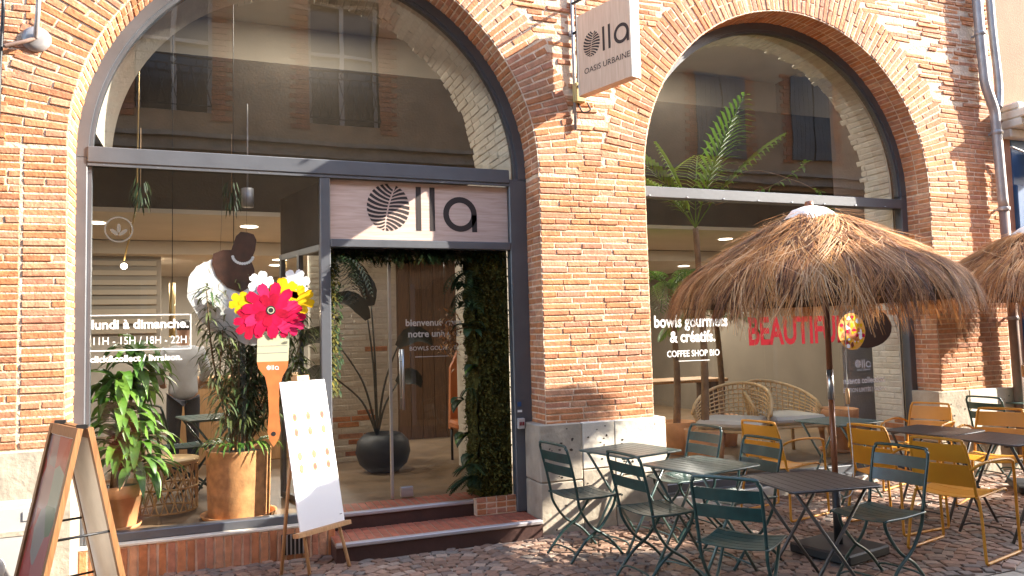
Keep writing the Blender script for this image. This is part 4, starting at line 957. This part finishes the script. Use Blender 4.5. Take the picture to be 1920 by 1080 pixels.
for x0, x1, z0, z1, sh in OW:
    b = MB(); fr_ = "opp_frame"
    for a, c in ((x0, x0 + .07), ((x0 + x1) / 2 - .04, (x0 + x1) / 2 + .04), (x1 - .07, x1)): b.box(a, c, OY - .25, OY - .2, z0, z1, fr_)
    for z in (z0, z0 + 1.3, z1 - .07): b.box(x0, x1, OY - .252, OY - .202, z, z + .06, fr_)
    wn = b.build("window", ob, False)
    if sh:
        for a in (x0 - .05, (x0 + x1) / 2 + .01):
            b = MB(); wd = (x1 - x0) / 2 + .03
            for q in range(5): b.box(a + q * wd / 5, a + (q + 1) * wd / 5 - .008, OY + .03, OY + .06, z0 - .05, z1 + .05, "shutter")
            b.build("shutter", wn, False)
    else:
        b = MB(); y = OY + .10
        b.tube([(x0, y, z0 + .95), (x1, y, z0 + .95)], .018, "black", 6); b.tube([(x0, y, z0 + .08), (x1, y, z0 + .08)], .014, "black", 6); b.tube([(x0, y, z0 + .8), (x1, y, z0 + .8)], .01, "black", 6)
        n = 7
        for k in range(n):
            xa = x0 + (x1 - x0) * k / n; xb = x0 + (x1 - x0) * (k + 1) / n; b.tube([(xa, y, z0 + .08), (xb, y, z0 + .8)], .009, "black", 4); b.tube([(xb, y, z0 + .08), (xa, y, z0 + .8)], .009, "black", 4)
        for k in range(3): cx = x0 + (x1 - x0) * (k + .5) / 3; b.tube([(cx + .06 * math.cos(q * .6), y, z0 + .875 + .06 * math.sin(q * .6)) for q in range(11)], .008, "black", 4)
        b.build("railing", wn, False)

pc = thing("portrait_cutout", "large printed cutout of a person in a white puffed sleeve hanging behind the left pane", "poster", (.05, .47, 2.0))
KP = (5.95 + .47) / 6.268
PT = lambda d: (lambda u, v: (u * KP, .47 - d, 1.63 + (v - 1.63) * KP))
b = MB(); N = 60; lp = []
for k in range(N):
    a = 2 * math.pi * k / N; r_ = 1 + .05 * math.sin(5 * a + 1) + rnd.uniform(-.025, .025)
    lp.append((.0 + .245 * r_ * math.cos(a) + .03 * math.sin(a) + .21 * max(0, -math.sin(a)) ** 1.2, 1.97 + .345 * r_ * math.sin(a) - .03 * math.cos(a)))
b.slab(lp, lambda u, v, d: PT(d)(u, v), WV, -.004, 0)
for k in range(26):
    a = rnd.uniform(0, 6.28); q = rnd.uniform(.2, .8); x, z = .245 * q * math.cos(a), 1.97 + .34 * q * math.sin(a); l = rnd.uniform(.03, .09); e = rnd.uniform(.6, 2.2)
    b.add([PT(.0015)(x, z), PT(.0015)(x + l * .5 * math.cos(e) + .006, z + l * .5 * math.sin(e)), PT(.0015)(x + l * math.cos(e), z + l * math.sin(e)), PT(.0015)(x + l * .5 * math.cos(e) - .004, z + l * .5 * math.sin(e))], [(0, 1, 2, 3)], "cushion")
b.build("sleeve", pc, False)
b = MB(); b.slab([(-.05, 2.33), (.02, 2.36), (.08, 2.36), (.115, 2.47), (.15, 2.505), (.20, 2.50), (.245, 2.485), (.265, 2.44), (.255, 2.36), (.225, 2.28), (.25, 2.21), (.25, 2.10), (.15, 2.03), (.05, 2.07), (-.03, 2.16), (-.06, 2.25)], lambda u, v, d: PT(d)(u, v), "skin_print", .002, .005); b.build("figure", pc, False)
b = MB()
for k in range(13):
    a = 3.25 + k * .235; x, z = .165 + .075 * math.cos(a), 2.315 + .06 * math.sin(a)
    b.poly([[(x + .012 * math.cos(q), z + .012 * math.sin(q)) for q in range(6)]], PT(.0062), WV)
b.build("necklace", pc, False)
b = MB(); b.tube([PT(0)(.0, 2.30), (.02, .47, 2.96)], .0015, "black", 4); b.tube([PT(0)(.19, 2.49), (.2, .47, 2.96)], .0015, "black", 4); b.build("wire", pc, False)
# ---------------------------------------------------------------- inside the left window
rnd.seed(21)
def rosette(b, c, n, L, wd, m, up=.5, droop=1.3, segs=6, spread=1.):
    for k in range(n):
        a = k * 2.4 + rnd.uniform(-.3, .3); e = rnd.uniform(.15, 1.0) * up + .1
        b.blade((c[0], c[1], c[2] + rnd.uniform(-.05, .05)), (math.cos(a) * spread, math.sin(a) * spread, e), L * rnd.uniform(.7, 1.1), wd * rnd.uniform(.8, 1.1), droop * rnd.uniform(.6, 1.3), m, segs)
def pot(name, label, c, r0, r1, h, m, rim=True, saucer=True, cat="pot"):
    t = thing(name, label, cat, c)
    b = MB(); pr = [(r0 * .97, .0), (r1 * .97, h * .72), (r1 * 1.0, h * .72), (r1 * 1.06, h * .74), (r1 * 1.10, h), (r1 * 1.02, h), (r1 * .98, h - .04), (0, h - .04)] if rim else [(r0, 0), (r1, h * .97), (r1, h), (r1 - .02, h), (r1 - .03, h - .04), (0, h - .04)]
    b.lathe(pr, m, n=40); b.build("vessel", t)
    b = MB(); b.lathe([(0, h - .035), (r1 * .97, h - .035)], "soil", n=24); b.build("soil", t)
    if saucer: b = MB(); b.lathe([(0, .002), (r0 * 1.15, .002), (r0 * 1.25, .035), (r0 * 1.18, .035), (r0 * 1.1, .012)], m, n=36); b.build("saucer", t)
    return t
pot("flower_pot", "terracotta flower pot with a broad rim on the floor behind the left window pane", (-.76, .70, .25), .155, .20, .34, "terracotta")
dr = thing("dracaena", "tall bright green dracaena growing from the terracotta flower pot in the window", "plant", (-.76, .70, .55))
b = MB(); st = [((-.76, .70), (-.72, .66, 1.02)), ((-.78, .72), (-.74, .68, 1.34)), ((-.75, .74), (-.62, .78, 1.55)), ((-.72, .70), (-.60, .66, .92))]
for (x, y), tp in st: b.tube(bez([(x, y, .55), ((x + tp[0]) / 2 + .01, y, (.55 + tp[2]) / 2), tp], 5), .016, "bark", 8, r2=.011)
b.build("stem", dr, False)
b = MB()
for (x, y), tp in st:
    for q in range(4): rosette(b, (tp[0], tp[1], tp[2] - q * .075), 12, .40 - .03 * (tp[2] > 1.4), .078, "leaf", 1.1 - .22 * q, rnd.choice((1.5, 2.2)))
b.build("foliage", dr, False)
pot("planter", "big round clay planter holding the willow leaved fig inside the window", (.14, .70, .25), .235, .25, .54, "planter_clay", rim=False)
fg = thing("willow_fig", "bushy fig with narrow drooping leaves growing from the big clay planter", "plant", (.14, .70, .78))
b = MB()
tw = []
for k in range(13):
    a = rnd.uniform(0, 6.28); h = rnd.uniform(.7, 1.45); sp = rnd.uniform(.08, .36)
    tp = Vector((.14 + sp * math.cos(a), .72 + sp * .65 * math.sin(a) + .06, .78 + h)); P = bez([(.14 + .06 * math.cos(a), .70 + .06 * math.sin(a), .77), (.14 + sp * .4 * math.cos(a), .70 + sp * .3 * math.sin(a), .78 + h * .5), tp], 6)
    b.tube(P, .011, "bark", 6, r2=.004); tw.append(P)
tw += [bez([(.2, .72, .8), (.42, .74, 1.5), (.62, .62, 2.05)], 6), bez([(.2, .72, .8), (.5, .7, 1.3), (.66, .58, 1.75)], 6), bez([(.2, .74, .8), (.45, .7, 1.2), (.58, .5, 1.5)], 6), bez([(.2, .72, .8), (.42, .62, 1.4), (.60, .46, 1.9)], 6), bez([(.1, .70, .8), (-.05, .5, 1.5), (-.10, .40, 2.05)], 6), bez([(.1, .70, .8), (.0, .5, 1.3), (.02, .40, 1.75)], 6)]
for P in tw[-6:]: b.tube(P, .010, "bark", 6, r2=.004)
b.build("stem", fg, False)
b = MB()
for P in tw:
    for k in range(3, len(P)):
        for q in range(11):
            a = rnd.uniform(0, 6.28); p = P[k] + Vector((rnd.uniform(-.04, .04), rnd.uniform(-.04, .04), rnd.uniform(-.05, .05)))
            b.blade(p, (math.cos(a), math.sin(a), rnd.uniform(-.5, .4)), rnd.uniform(.12, .22), .019, 1.6, "willow_leaf", 3)
for k in range(60):
    a = rnd.uniform(0, 6.28); b.blade((.14 + .14 * math.cos(a), .70 + .14 * math.sin(a), .82), (math.cos(a), math.sin(a), .7), rnd.uniform(.18, .3), .02, 2.2, "leaf", 4)
b.build("foliage", fg, False)
rt_ = thing("rattan_table", "round rattan drum table with a looped lattice beside the clay planter", "table", (-.42, 1.12, .25))
b = MB()
for z, r_ in ((.03, .235), (.22, .245), (.43, .25), (.415, .25)): b.tube([(r_ * math.cos(2 * math.pi * k / 40), r_ * math.sin(2 * math.pi * k / 40), z) for k in range(40)], .008, "rattan", 6, closed=True)
for ph in (0, math.pi):
    for zz in (.03, .22):
        b.tube([(.24 * math.cos(2 * math.pi * k / 120), .24 * math.sin(2 * math.pi * k / 120), zz + .095 + .095 * math.sin(2 * math.pi * k / 120 * 10 + ph)) for k in range(120)], .006, "rattan", 5, closed=True)
b.build("lattice", rt_); b = MB(); b.lathe([(0, .445), (.25, .445), (.255, .437), (.25, .43), (0, .43)], "rattan", n=36); b.build("table_top", rt_)
# dining table and chair shapes further in
for nm, lab, x, y, w_, h in (("cafe_counter", "wooden service counter at the back of the cafe", .25, 4.0, .75, 1.0),):
    t = thing(nm, lab, "counter", (x, y, .25)); b = MB(); b.box(-w_, w_, -.3, .3, .0, h - .05, "light_wood", b=.01); b.build("body", t); b = MB(); b.box(-w_ - .04, w_ + .04, -.34, .34, h - .045, h, "light_wood", b=.008); b.build("counter_top", t)
for x, y, lab in ((-.05, 1.75, "dark bistro table inside behind the clay planter"),):
    o = copy_tree(tg); o.location = (x, y, .252); o["label"] = lab; del o["group"]
for x, y, h, lab in ((-.30, 1.9, 20, "dark bistro chair inside behind the rattan drum table"),):
    o = copy_tree(ch); o.location = (x, y, .252); o.rotation_euler = (0, 0, R(h)); o["label"] = lab; del o["group"]
# person seen from behind
def skinned(name, nodes, edges, m, parent, sub=2):
    me = bpy.data.meshes.new(name); me.from_pydata([n_[0] for n_ in nodes], edges, []); o = bpy.data.objects.new(name, me); COL.objects.link(o)
    md_ = o.modifiers.new("skin", 'SKIN')
    for i, n_ in enumerate(nodes): me.skin_vertices[0].data[i].radius = n_[1] if isinstance(n_[1], tuple) else (n_[1], n_[1])
    me.skin_vertices[0].data[0].use_root = True; md_.use_smooth_shade = True
    s_ = o.modifiers.new("sub", 'SUBSURF'); s_.levels = sub; s_.render_levels = sub
    bpy.context.view_layer.update(); dg = bpy.context.evaluated_depsgraph_get(); m2 = bpy.data.meshes.new_from_object(o.evaluated_get(dg)); bpy.data.objects.remove(o)
    m2.materials.clear(); m2.materials.append(MATS[m]); o2 = bpy.data.objects.new(name, m2); COL.objects.link(o2)
    if parent: o2.parent = parent
    return o2
pe = thing("person", "person in a pale shirt and dark trousers standing inside with their back to the street", "person", (-.37, 3.0, .25), R(8)); pe.scale = (.95,) * 3
def V3(*a): return a
body = [(V3(0, 0, .95), (.13, .10)), (V3(0, 0, 1.15), (.12, .09)), (V3(0, .01, 1.36), (.15, .10)), (V3(0, .0, 1.46), .06), (V3(0, -.01, 1.53), .05), (V3(0, .01, 1.62), (.08, .095)), (V3(0, .01, 1.70), (.07, .085)),
        (V3(-.17, 0, 1.40), .055), (V3(-.23, .02, 1.15), .045), (V3(-.20, .17, 1.0), .036), (V3(-.17, .26, 1.0), .03), (V3(.17, 0, 1.40), .055), (V3(.23, .02, 1.15), .045), (V3(.20, .18, 1.02), .036), (V3(.17, .27, 1.02), .03),
        (V3(-.09, 0, .88), .085), (V3(-.10, .01, .48), .058), (V3(-.105, -.02, .08), .04), (V3(-.11, .10, .03), .035), (V3(.09, 0, .88), .085), (V3(.10, .01, .48), .058), (V3(.105, -.02, .08), .04), (V3(.11, .10, .03), .035)]
skinned("body", body, [(0, 1), (1, 2), (2, 3), (3, 4), (4, 5), (5, 6), (2, 7), (7, 8), (8, 9), (9, 10), (2, 11), (11, 12), (12, 13), (13, 14), (0, 15), (15, 16), (16, 17), (17, 18), (0, 19), (19, 20), (20, 21), (21, 22)], "skin", pe)
skinned("shirt", [(V3(0, 0, .82), (.18, .135)), (V3(0, 0, 1.15), (.155, .115)), (V3(0, .01, 1.36), (.175, .12)), (V3(0, 0, 1.46), .07), (V3(-.18, 0, 1.40), .07), (V3(-.245, .02, 1.15), .06), (V3(-.215, .15, 1.03), .05), (V3(.18, 0, 1.40), .07), (V3(.245, .02, 1.15), .06), (V3(.215, .15, 1.05), .05)],
        [(0, 1), (1, 2), (2, 3), (2, 4), (4, 5), (5, 6), (2, 7), (7, 8), (8, 9)], "shirt", pe)
skinned("trousers", [(V3(0, 0, .95), (.15, .115)), (V3(-.09, 0, .85), .10), (V3(-.10, .01, .48), .075), (V3(-.105, -.01, .09), .06), (V3(.09, 0, .85), .10), (V3(.10, .01, .48), .075), (V3(.105, -.01, .09), .06)], [(0, 1), (1, 2), (2, 3), (0, 4), (4, 5), (5, 6)], "trousers", pe)
skinned("hair", [(V3(0, -.015, 1.60), (.088, .09)), (V3(0, -.005, 1.70), (.088, .10)), (V3(0, .01, 1.75), (.07, .08))], [(0, 1), (1, 2)], "hair", pe)
# lamps
def pendant(x, y, zb, L, label):
    t = thing("pendant_lamp", label, "lamp", (x, y, zb), group="pendant lamps in the window")
    b = MB(); b.lathe([(.026, 0), (.028, .01), (.028, L), (0, L)], "gold", n=20); b.build("tube_shade", t)
    b = MB(); b.lathe([(0, .004), (.024, .004)], "lamp_glow", n=16); b.build("bulb", t)
    b = MB(); b.tube([(0, 0, L), (0, 0, 5.38 - zb)], .004, "black", 6); b.build("cord", t)
    l = bpy.data.lights.new("bulb_light", 'POINT'); l.energy = 1.0; l.color = (1, .75, .5); l.shadow_soft_size = .03
    o = bpy.data.objects.new("bulb_light", l); COL.objects.link(o); o.parent = t; o.location = (0, 0, -.04)
pendant(-.42, 1.85, 1.72, .50, "slim gold tube lamp hanging in front of the slatted blind")
pendant(.12, 1.75, 1.95, .52, "slim gold tube lamp hanging above the willow leaved fig")
def spot(x, y, z, label, p=26):
    t = thing("ceiling_spot", label, "lamp", (x, y, z), group="round ceiling spots"); b = MB(); b.lathe([(.095, .0), (.11, -.004), (.115, .002)], "white_plastic", n=24); b.build("rim", t)
    b = MB(); b.lathe([(0, -.003), (.094, -.003)], "spot_glow", n=24); b.build("diffuser", t)
    l = bpy.data.lights.new("spot_light", 'AREA'); l.shape = 'DISK'; l.size = .18; l.energy = p; l.color = (1, .92, .80)
    o = bpy.data.objects.new("spot_light", l); COL.objects.link(o); o.parent = t; o.location = (0, 0, -.012)
for i, (x, y, l) in enumerate(((-.95, 4.75, "lit ceiling spot over the slatted blind, nearer one"), (-1.15, 5.4, "lit ceiling spot over the slatted blind, farther one"), (.75, 4.75, "lit ceiling spot above the flower sticker, nearer one"), (.75, 5.5, "lit ceiling spot above the flower sticker, farther one"),
        (3.0, 5.0, "lit ceiling spot deep inside behind the wood panelling"), (5.6, 5.0, "lit ceiling spot above the rattan armchairs"), (7.3, 5.0, "lit ceiling spot deep inside behind the bowl sticker"))): spot(x, y, 2.755, l, 8)
for x, y, l in ((-1.2, 2.9, "lit ceiling spot under the mezzanine near the leaf emblem"), (.3, 2.9, "lit ceiling spot under the mezzanine over the standing person"), (4.6, 2.9, "lit ceiling spot under the mezzanine near the palms"), (6.6, 2.9, "lit ceiling spot under the mezzanine behind the second window")): spot(x, y, 2.925, l, 4.5)
for x, l in ((.8, "unseen spot added to brighten the space above the left lunette"), (5.3, "unseen spot added to brighten the space above the second lunette")): spot(x, 1.9, 5.39, l, 10)  # unseen spots, added to brighten the interior behind the lunettes
gb = thing("globe_lamp", "small glowing bulb on a thin gold rod behind the left pane", "lamp", (-.80, 1.6, 2.35))
b = MB(); b.tube([(.0, 0, .05), (.10, 0, .56), (.12, 0, 3.0)], .008, "gold", 8); b.build("rod", gb)
b = MB(); b.lathe([(.028 * math.sin(math.pi * k / 10), .028 * math.cos(math.pi * k / 10)) for k in range(11)], "lamp_glow", n=16); b.build("bulb", gb)
sp = thing("ceiling_projector", "grey cylinder spotlight under the transom inside the left window", "lamp", (.22, .9, 2.80)); b = MB(); b.lathe([(0, 0), (.05, 0), (.05, .16), (.0, .16)], "zinc", n=20); b.build("housing", sp); b = MB(); b.tube([(0, 0, .16), (0, 0, .9)], .006, "zinc", 6); b.build("stem", sp)
for x, l in ((-.60, "thin trailing plant hanging behind the left transom near the leaf emblem"), (.09, "small trailing plant hanging behind the left transom by the grey spotlight")):
    t = thing("trailing_plant", l, "plant", (x, .8, 3.0)); b = MB()
    for k in range(46): a = rnd.uniform(0, 6.28); b.blade((.05 * math.cos(a), .05 * math.sin(a), rnd.uniform(-.22, .0)), (math.cos(a) * .3, math.sin(a) * .3, -.8), rnd.uniform(.06, .14), .012, .8, "dark_leaf", 3)
    b.tube([(0, 0, .4), (0, 0, -.1)], .004, "bark", 4); b.build("foliage", t)

# ---------------------------------------------------------------- green porch
def fern(b, c, n, L, a0, a1, m, droop=1.4, up=.35):
    for k in range(n):
        a = rnd.uniform(a0, a1); d = Vector((math.cos(a), math.sin(a), rnd.uniform(-.2, 1) * up)).normalized(); p = Vector(c); l = L * rnd.uniform(.7, 1.1); N = 14; t = rnd.random()
        for q in range(N):
            d2 = (d + Vector((0, 0, -1)) * droop / N).normalized(); np_ = p + d2 * l / N; s_ = d2.cross(Vector((0, 0, 1))); s_ = s_.normalized() if s_.length > .01 else Vector((1, 0, 0))
            wl = l * .24 * math.sin(math.pi * (q + .8) / (N + .8))
            for sg in (-1, 1): b.blade(p, s_ * sg + d2 * .5, wl, .020, .5, m, 2, t, shape=(.6, 1, .8, .4, .05))
            p, d = np_, d2
mw = thing("moss_wall", "column of yellow green moss and dark leaves lining the right of the entrance", "plant", (2.2, .45, .25))
b = MB()
def mossy(x0, x1, z0, z1, y, flip=None, n=900, m="moss"):
    nu, nv = 10, int((z1 - z0) / .05); vs = []
    for j in range(nv + 1):
        for i in range(nu + 1):
            u = x0 + (x1 - x0) * i / nu; v = z0 + (z1 - z0) * j / nv; d = rnd.uniform(-.03, .02)
            vs.append((u, y + d, v) if flip is None else (flip + d, u, v))
    b.add(vs, [(j * (nu + 1) + i, j * (nu + 1) + i + 1, (j + 1) * (nu + 1) + i + 1, (j + 1) * (nu + 1) + i) for j in range(nv) for i in range(nu)], m, .3)
    for k in range(n):
        u, v = rnd.uniform(x0, x1), rnd.uniform(z0, z1); s_ = 1 if flip is None else 0
        p = (u, y - .01, v) if flip is None else (flip - .01, u, v); d = (rnd.uniform(-1, 1), -1 if s_ else rnd.uniform(-1, 1), rnd.uniform(-1, 1)) if s_ else (-1, rnd.uniform(-1, 1), rnd.uniform(-1, 1))
        b.blade(p, d, rnd.uniform(.015, .05), rnd.uniform(.012, .028), .6, m, 2)
mossy(2.10, 2.385, .262, 2.40, .42, n=2600); mossy(.40, .72, .262, 2.40, None, 2.09, n=1500)
b.box(2.11, 2.40, .44, .72, .26, 2.42, "soil"); b.build("moss", mw, False)
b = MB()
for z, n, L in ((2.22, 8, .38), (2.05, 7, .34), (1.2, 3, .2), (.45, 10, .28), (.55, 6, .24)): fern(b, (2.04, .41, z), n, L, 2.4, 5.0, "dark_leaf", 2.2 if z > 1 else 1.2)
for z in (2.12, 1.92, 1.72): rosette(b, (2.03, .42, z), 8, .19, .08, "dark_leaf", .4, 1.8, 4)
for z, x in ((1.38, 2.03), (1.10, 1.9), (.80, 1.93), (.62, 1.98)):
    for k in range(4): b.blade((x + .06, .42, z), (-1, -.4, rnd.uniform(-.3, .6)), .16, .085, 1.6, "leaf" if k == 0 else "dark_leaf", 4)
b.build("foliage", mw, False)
b = MB()
for k in range(240): p = Vector((1.88, .50, 1.66)) + Vector((rnd.gauss(0, .04), rnd.gauss(0, .03), rnd.gauss(0, .09))); b.blade(p, (rnd.uniform(-1, 1), rnd.uniform(-1, 0), rnd.uniform(-1, 1)), .05, .02, .5, "thatch_straw", 2)
b.tube([(1.9, .5, 1.7), (2.1, .5, 1.75)], .006, "bark", 5); b.build("dried_flowers", mw, False)
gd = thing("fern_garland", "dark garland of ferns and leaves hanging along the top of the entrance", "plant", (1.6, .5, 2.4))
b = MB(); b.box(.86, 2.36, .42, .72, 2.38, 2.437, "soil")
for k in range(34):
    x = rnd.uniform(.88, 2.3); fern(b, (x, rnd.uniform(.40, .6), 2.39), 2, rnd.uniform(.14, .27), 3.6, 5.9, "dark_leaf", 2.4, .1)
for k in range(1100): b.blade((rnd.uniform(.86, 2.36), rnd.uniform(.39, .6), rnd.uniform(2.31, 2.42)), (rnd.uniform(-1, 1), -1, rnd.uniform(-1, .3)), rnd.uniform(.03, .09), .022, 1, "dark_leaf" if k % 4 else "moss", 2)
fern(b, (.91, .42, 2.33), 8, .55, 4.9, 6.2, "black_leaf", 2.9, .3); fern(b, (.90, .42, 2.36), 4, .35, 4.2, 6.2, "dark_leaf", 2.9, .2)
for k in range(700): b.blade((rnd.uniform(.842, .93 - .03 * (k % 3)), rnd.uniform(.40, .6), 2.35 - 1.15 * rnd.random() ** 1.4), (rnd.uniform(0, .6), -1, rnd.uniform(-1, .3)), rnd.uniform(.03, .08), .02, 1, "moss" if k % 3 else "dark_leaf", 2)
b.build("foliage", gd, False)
bp_ = thing("round_pot", "round black pot on the floor behind the glass door", "pot", (1.62, 2.25, .25)); b = MB(); b.lathe([(.16, 0), (.25, .08), (.29, .2), (.27, .32), (.20, .39), (.18, .40), (.16, .36), (0, .35)], "black", n=40); b.build("vessel", bp_)
sb = thing("strelitzia", "dark strelitzia with big paddle leaves growing from the black pot behind the door", "plant", (1.56, 2.25, .66)); b = MB()
for a, h, sp_, L in ((2.8, .95, .42, .5), (3.3, .60, .45, .42), (2.5, 1.2, .1, .55), (.3, .9, .25, .5), (1.8, 1.35, .15, .5), (.8, .5, .35, .4)):
    tp = Vector((1.56 + sp_ * math.cos(a), 2.25 + sp_ * .4 * math.sin(a), .66 + h)); P = bez([(1.56, 2.25, .62), (1.56 + sp_ * .35 * math.cos(a), 2.25, .66 + h * .55), tp], 6); b.tube(P, .014, "black_leaf", 6, t=.3, r2=.008)
    d = (P[-1] - P[-2]).normalized(); b.blade(tp, d + Vector((.5 * math.cos(a), 0, 0)), L, .19, 1.5, "black_leaf", 7, .3, .3, up=Vector((0, -1, .3)))
b.build("foliage", sb, False)
oc = thing("lounge_chair", "orange high backed seat half hidden behind the white brick wall inside", "chair", (2.56, 2.6, .25)); b = MB()
b.slab([(-.1, .35), (.30, .35), (.30, 1.2), (.2, 1.3), (.02, 1.26), (-.08, 1.05)], lambda u, v, d: (u, d, v), "orange", -.03, .05); b.build("backrest", oc); b = MB(); b.box(-.12, .32, -.45, .0, .36, .46, "orange", b=.03); b.build("seat", oc)
b = MB()
for x in (-.08, .28):
    for y in (-.4, -.02): b.tube([(x, y, .0), (x, y, .36)], .015, "black", 8)
b.build("legs", oc)

# ---------------------------------------------------------------- inside the second window
def sofa(loc, rz, label):
    t = thing("rattan_armchair", label, "armchair", loc, rz, "rattan armchairs inside the window"); Wd = .41
    def rim(f, z, rx, ry): a = math.pi * f; return (rx * math.cos(a), .30 - ry + ry * math.sin(a) * 1.55, z)
    b = MB(); top = [(rim(k / 24, 0, Wd, .40)[0], rim(k / 24, 0, Wd, .40)[1], .50 + .30 * math.sin(math.pi * k / 24) ** .6) for k in range(25)]; b.tube(top, .018, "rattan", 8)
    for j in range(8):
        f = (j + .6) / 9; b.tube([(p[0] * (.84 + .16 * f), p[1] * (.93 + .07 * f), .36 + (p[2] - .36) * f) for p in top], .008, "rattan", 6)
    for k in range(1, 24): p = top[k]; b.tube(bez([(p[0] * .88, p[1] * .90, .34), (p[0] * .96, p[1] * .97, .36 + (p[2] - .36) * .5), p], 4), .007, "rattan", 5)
    b.build("back", t)
    b = MB(); b.box(-.35, .35, -.30, .36, .33, .36, "rattan", b=.01); b.build("seat_frame", t); b = MB(); b.box(-.33, .33, -.31, .34, .362, .46, "cushion", b=.035); b.build("cushion", t)
    for x in (-.32, .32):
        for y in (-.27, .33): b = MB(); b.tube([(x, y, .33), (x * 1.04, y * 1.04, 0)], .02, "rattan", 8); b.build("leg", t)
    return t
sofa((5.12, .92, .25), R(-50), "rattan armchair turned sideways behind the pane, beside the armchair with the pale cushion")
sofa((5.85, .98, .25), R(-6), "rattan armchair with a pale cushion facing the street right behind the umbrella pole")
def stool(x, y, label, r=.19, h=.45):
    t = thing("rattan_stool", label, "stool", (x, y, .25), group="rattan stools inside the window"); b = MB()
    for z in (.03, h * .5, h): b.tube([(r * math.cos(2 * math.pi * k / 32), r * math.sin(2 * math.pi * k / 32), z) for k in range(32)], .009, "rattan", 6, closed=True)
    for ph in (0, math.pi): b.tube([(r * .98 * math.cos(2 * math.pi * k / 96), r * .98 * math.sin(2 * math.pi * k / 96), h * .5 + h * .44 * math.sin(16 * math.pi * k / 96 + ph)) for k in range(96)], .007, "rattan", 5, closed=True)
    b.build("lattice", t); b = MB(); b.lathe([(0, h + .03), (r, h + .025), (r + .012, h + .012), (r, h), (0, h)], "cushion", n=32); b.build("seat", t)
stool(4.02, .95, "rattan lattice stool nearest the brick pillar"); stool(3.95, 1.9, "rattan lattice stool farther back behind the pillar", .2, .75)
def palm(x, y, h, nf, L, label, seed, wd=.03, upr=(.25, 1.5), dr_=1.7, pm="leaf"):
    rnd.seed(seed); t = thing("palm", label, "plant", (x, y, .25)); b = MB(); P = bez([(0, 0, .3), (.03, .0, h * .5), (.0, .02, h)], 8); b.tube(P, .045, "bark", 10, r2=.03); b.build("trunk", t)
    b = MB()
    for k in range(nf):
        a = k * 2.4 + rnd.uniform(-.3, .3); d = Vector((math.cos(a), math.sin(a), rnd.uniform(*upr))).normalized(); p = Vector((0, .02, h)); N = 20; l = L * rnd.uniform(.75, 1.1); tt = rnd.random()
        for q in range(N):
            d2 = (d + Vector((0, 0, -1)) * dr_ / N).normalized(); n2 = p + d2 * l / N; s_ = d2.cross(Vector((0, 0, 1))).normalized()
            b.tube([p, n2], .006, pm, 4, t=.2, cap=False); wl = l * .34 * math.sin(math.pi * (q + 1.2) / (N + 1.5))
            if q > 2:
                for sg in (-1, 1): b.blade(n2, s_ * sg + d2 * .8 + Vector((0, 0, .15)), wl, wd, 1.0, pm, 3, tt)
            p, d = n2, d2
    b.build("crown", t)
    t2 = MB(); t2.lathe([(.17, 0), (.22, .36), (.2, .36), (.19, .31), (0, .31)], "terracotta", n=32); pt = thing("palm_pot", "clay pot holding the " + label.split(" with")[0] + " on the cafe floor", "pot", (x, y, .25)); t2.build("vessel", pt)
palm(4.78, .95, 2.50, 7, 1.35, "tall palm with bright upright fronds reaching into the second lunette", 5, .036, (1.2, 4.0), .7, "palm_leaf")
palm(4.95, 1.75, 1.9, 11, .9, "lower palm with spreading fronds behind the tall one", 6)
palm(5.75, 2.0, 1.55, 9, .8, "small palm with arching fronds behind the umbrella cap", 8, .026)
rnd.seed(4)
or_ = thing("hanging_vine", "thin arching stems with yellow green leaves below the second lunette", "plant", (6.1, .6, 3.0)); b = MB()
for P in ([(4.9, .9, 3.0), (5.3, .75, 3.35), (5.8, .6, 3.25), (6.15, .55, 3.08), (6.22, .52, 2.88)], [(5.0, .9, 3.0), (5.6, .7, 3.2), (6.0, .62, 3.45)]):
    Q = bez(P, 6); b.tube(Q, .006, "bark", 5)
    for p in Q[-9:]:
        for k in range(3): b.blade(p, (rnd.uniform(-1, 1), rnd.uniform(-1, .2), rnd.uniform(-.8, .6)), .09, .035, 1, "leaf", 3, rnd.uniform(.6, .8))
b.build("foliage", or_, False)
pot("clay_pot", "rust coloured clay pot behind the second window by its corner", (6.55, .95, .25), .16, .22, .48, "terracotta", rim=True)
t = thing("long_table", "pale wooden table with things on it in the back of the second window", "table", (5.0, 3.0, .25)); b = MB(); b.box(-.9, 1.4, -.3, .3, .72, .76, "light_wood", b=.006); b.build("table_top", t)
for x in (-.8, 1.3): b = MB(); b.box(x - .04, x + .04, -.25, .25, 0, .72, "panel_wood"); b.build("trestle", t)
b = MB(); b.box(-.35, .35, -.02, .02, 0, .85, "back_wall", b=.004); t = thing("folding_screen", "grey panel standing at the back behind the rattan armchairs", "screen", (5.0, 5.6, .25)); b.build("panel", t)
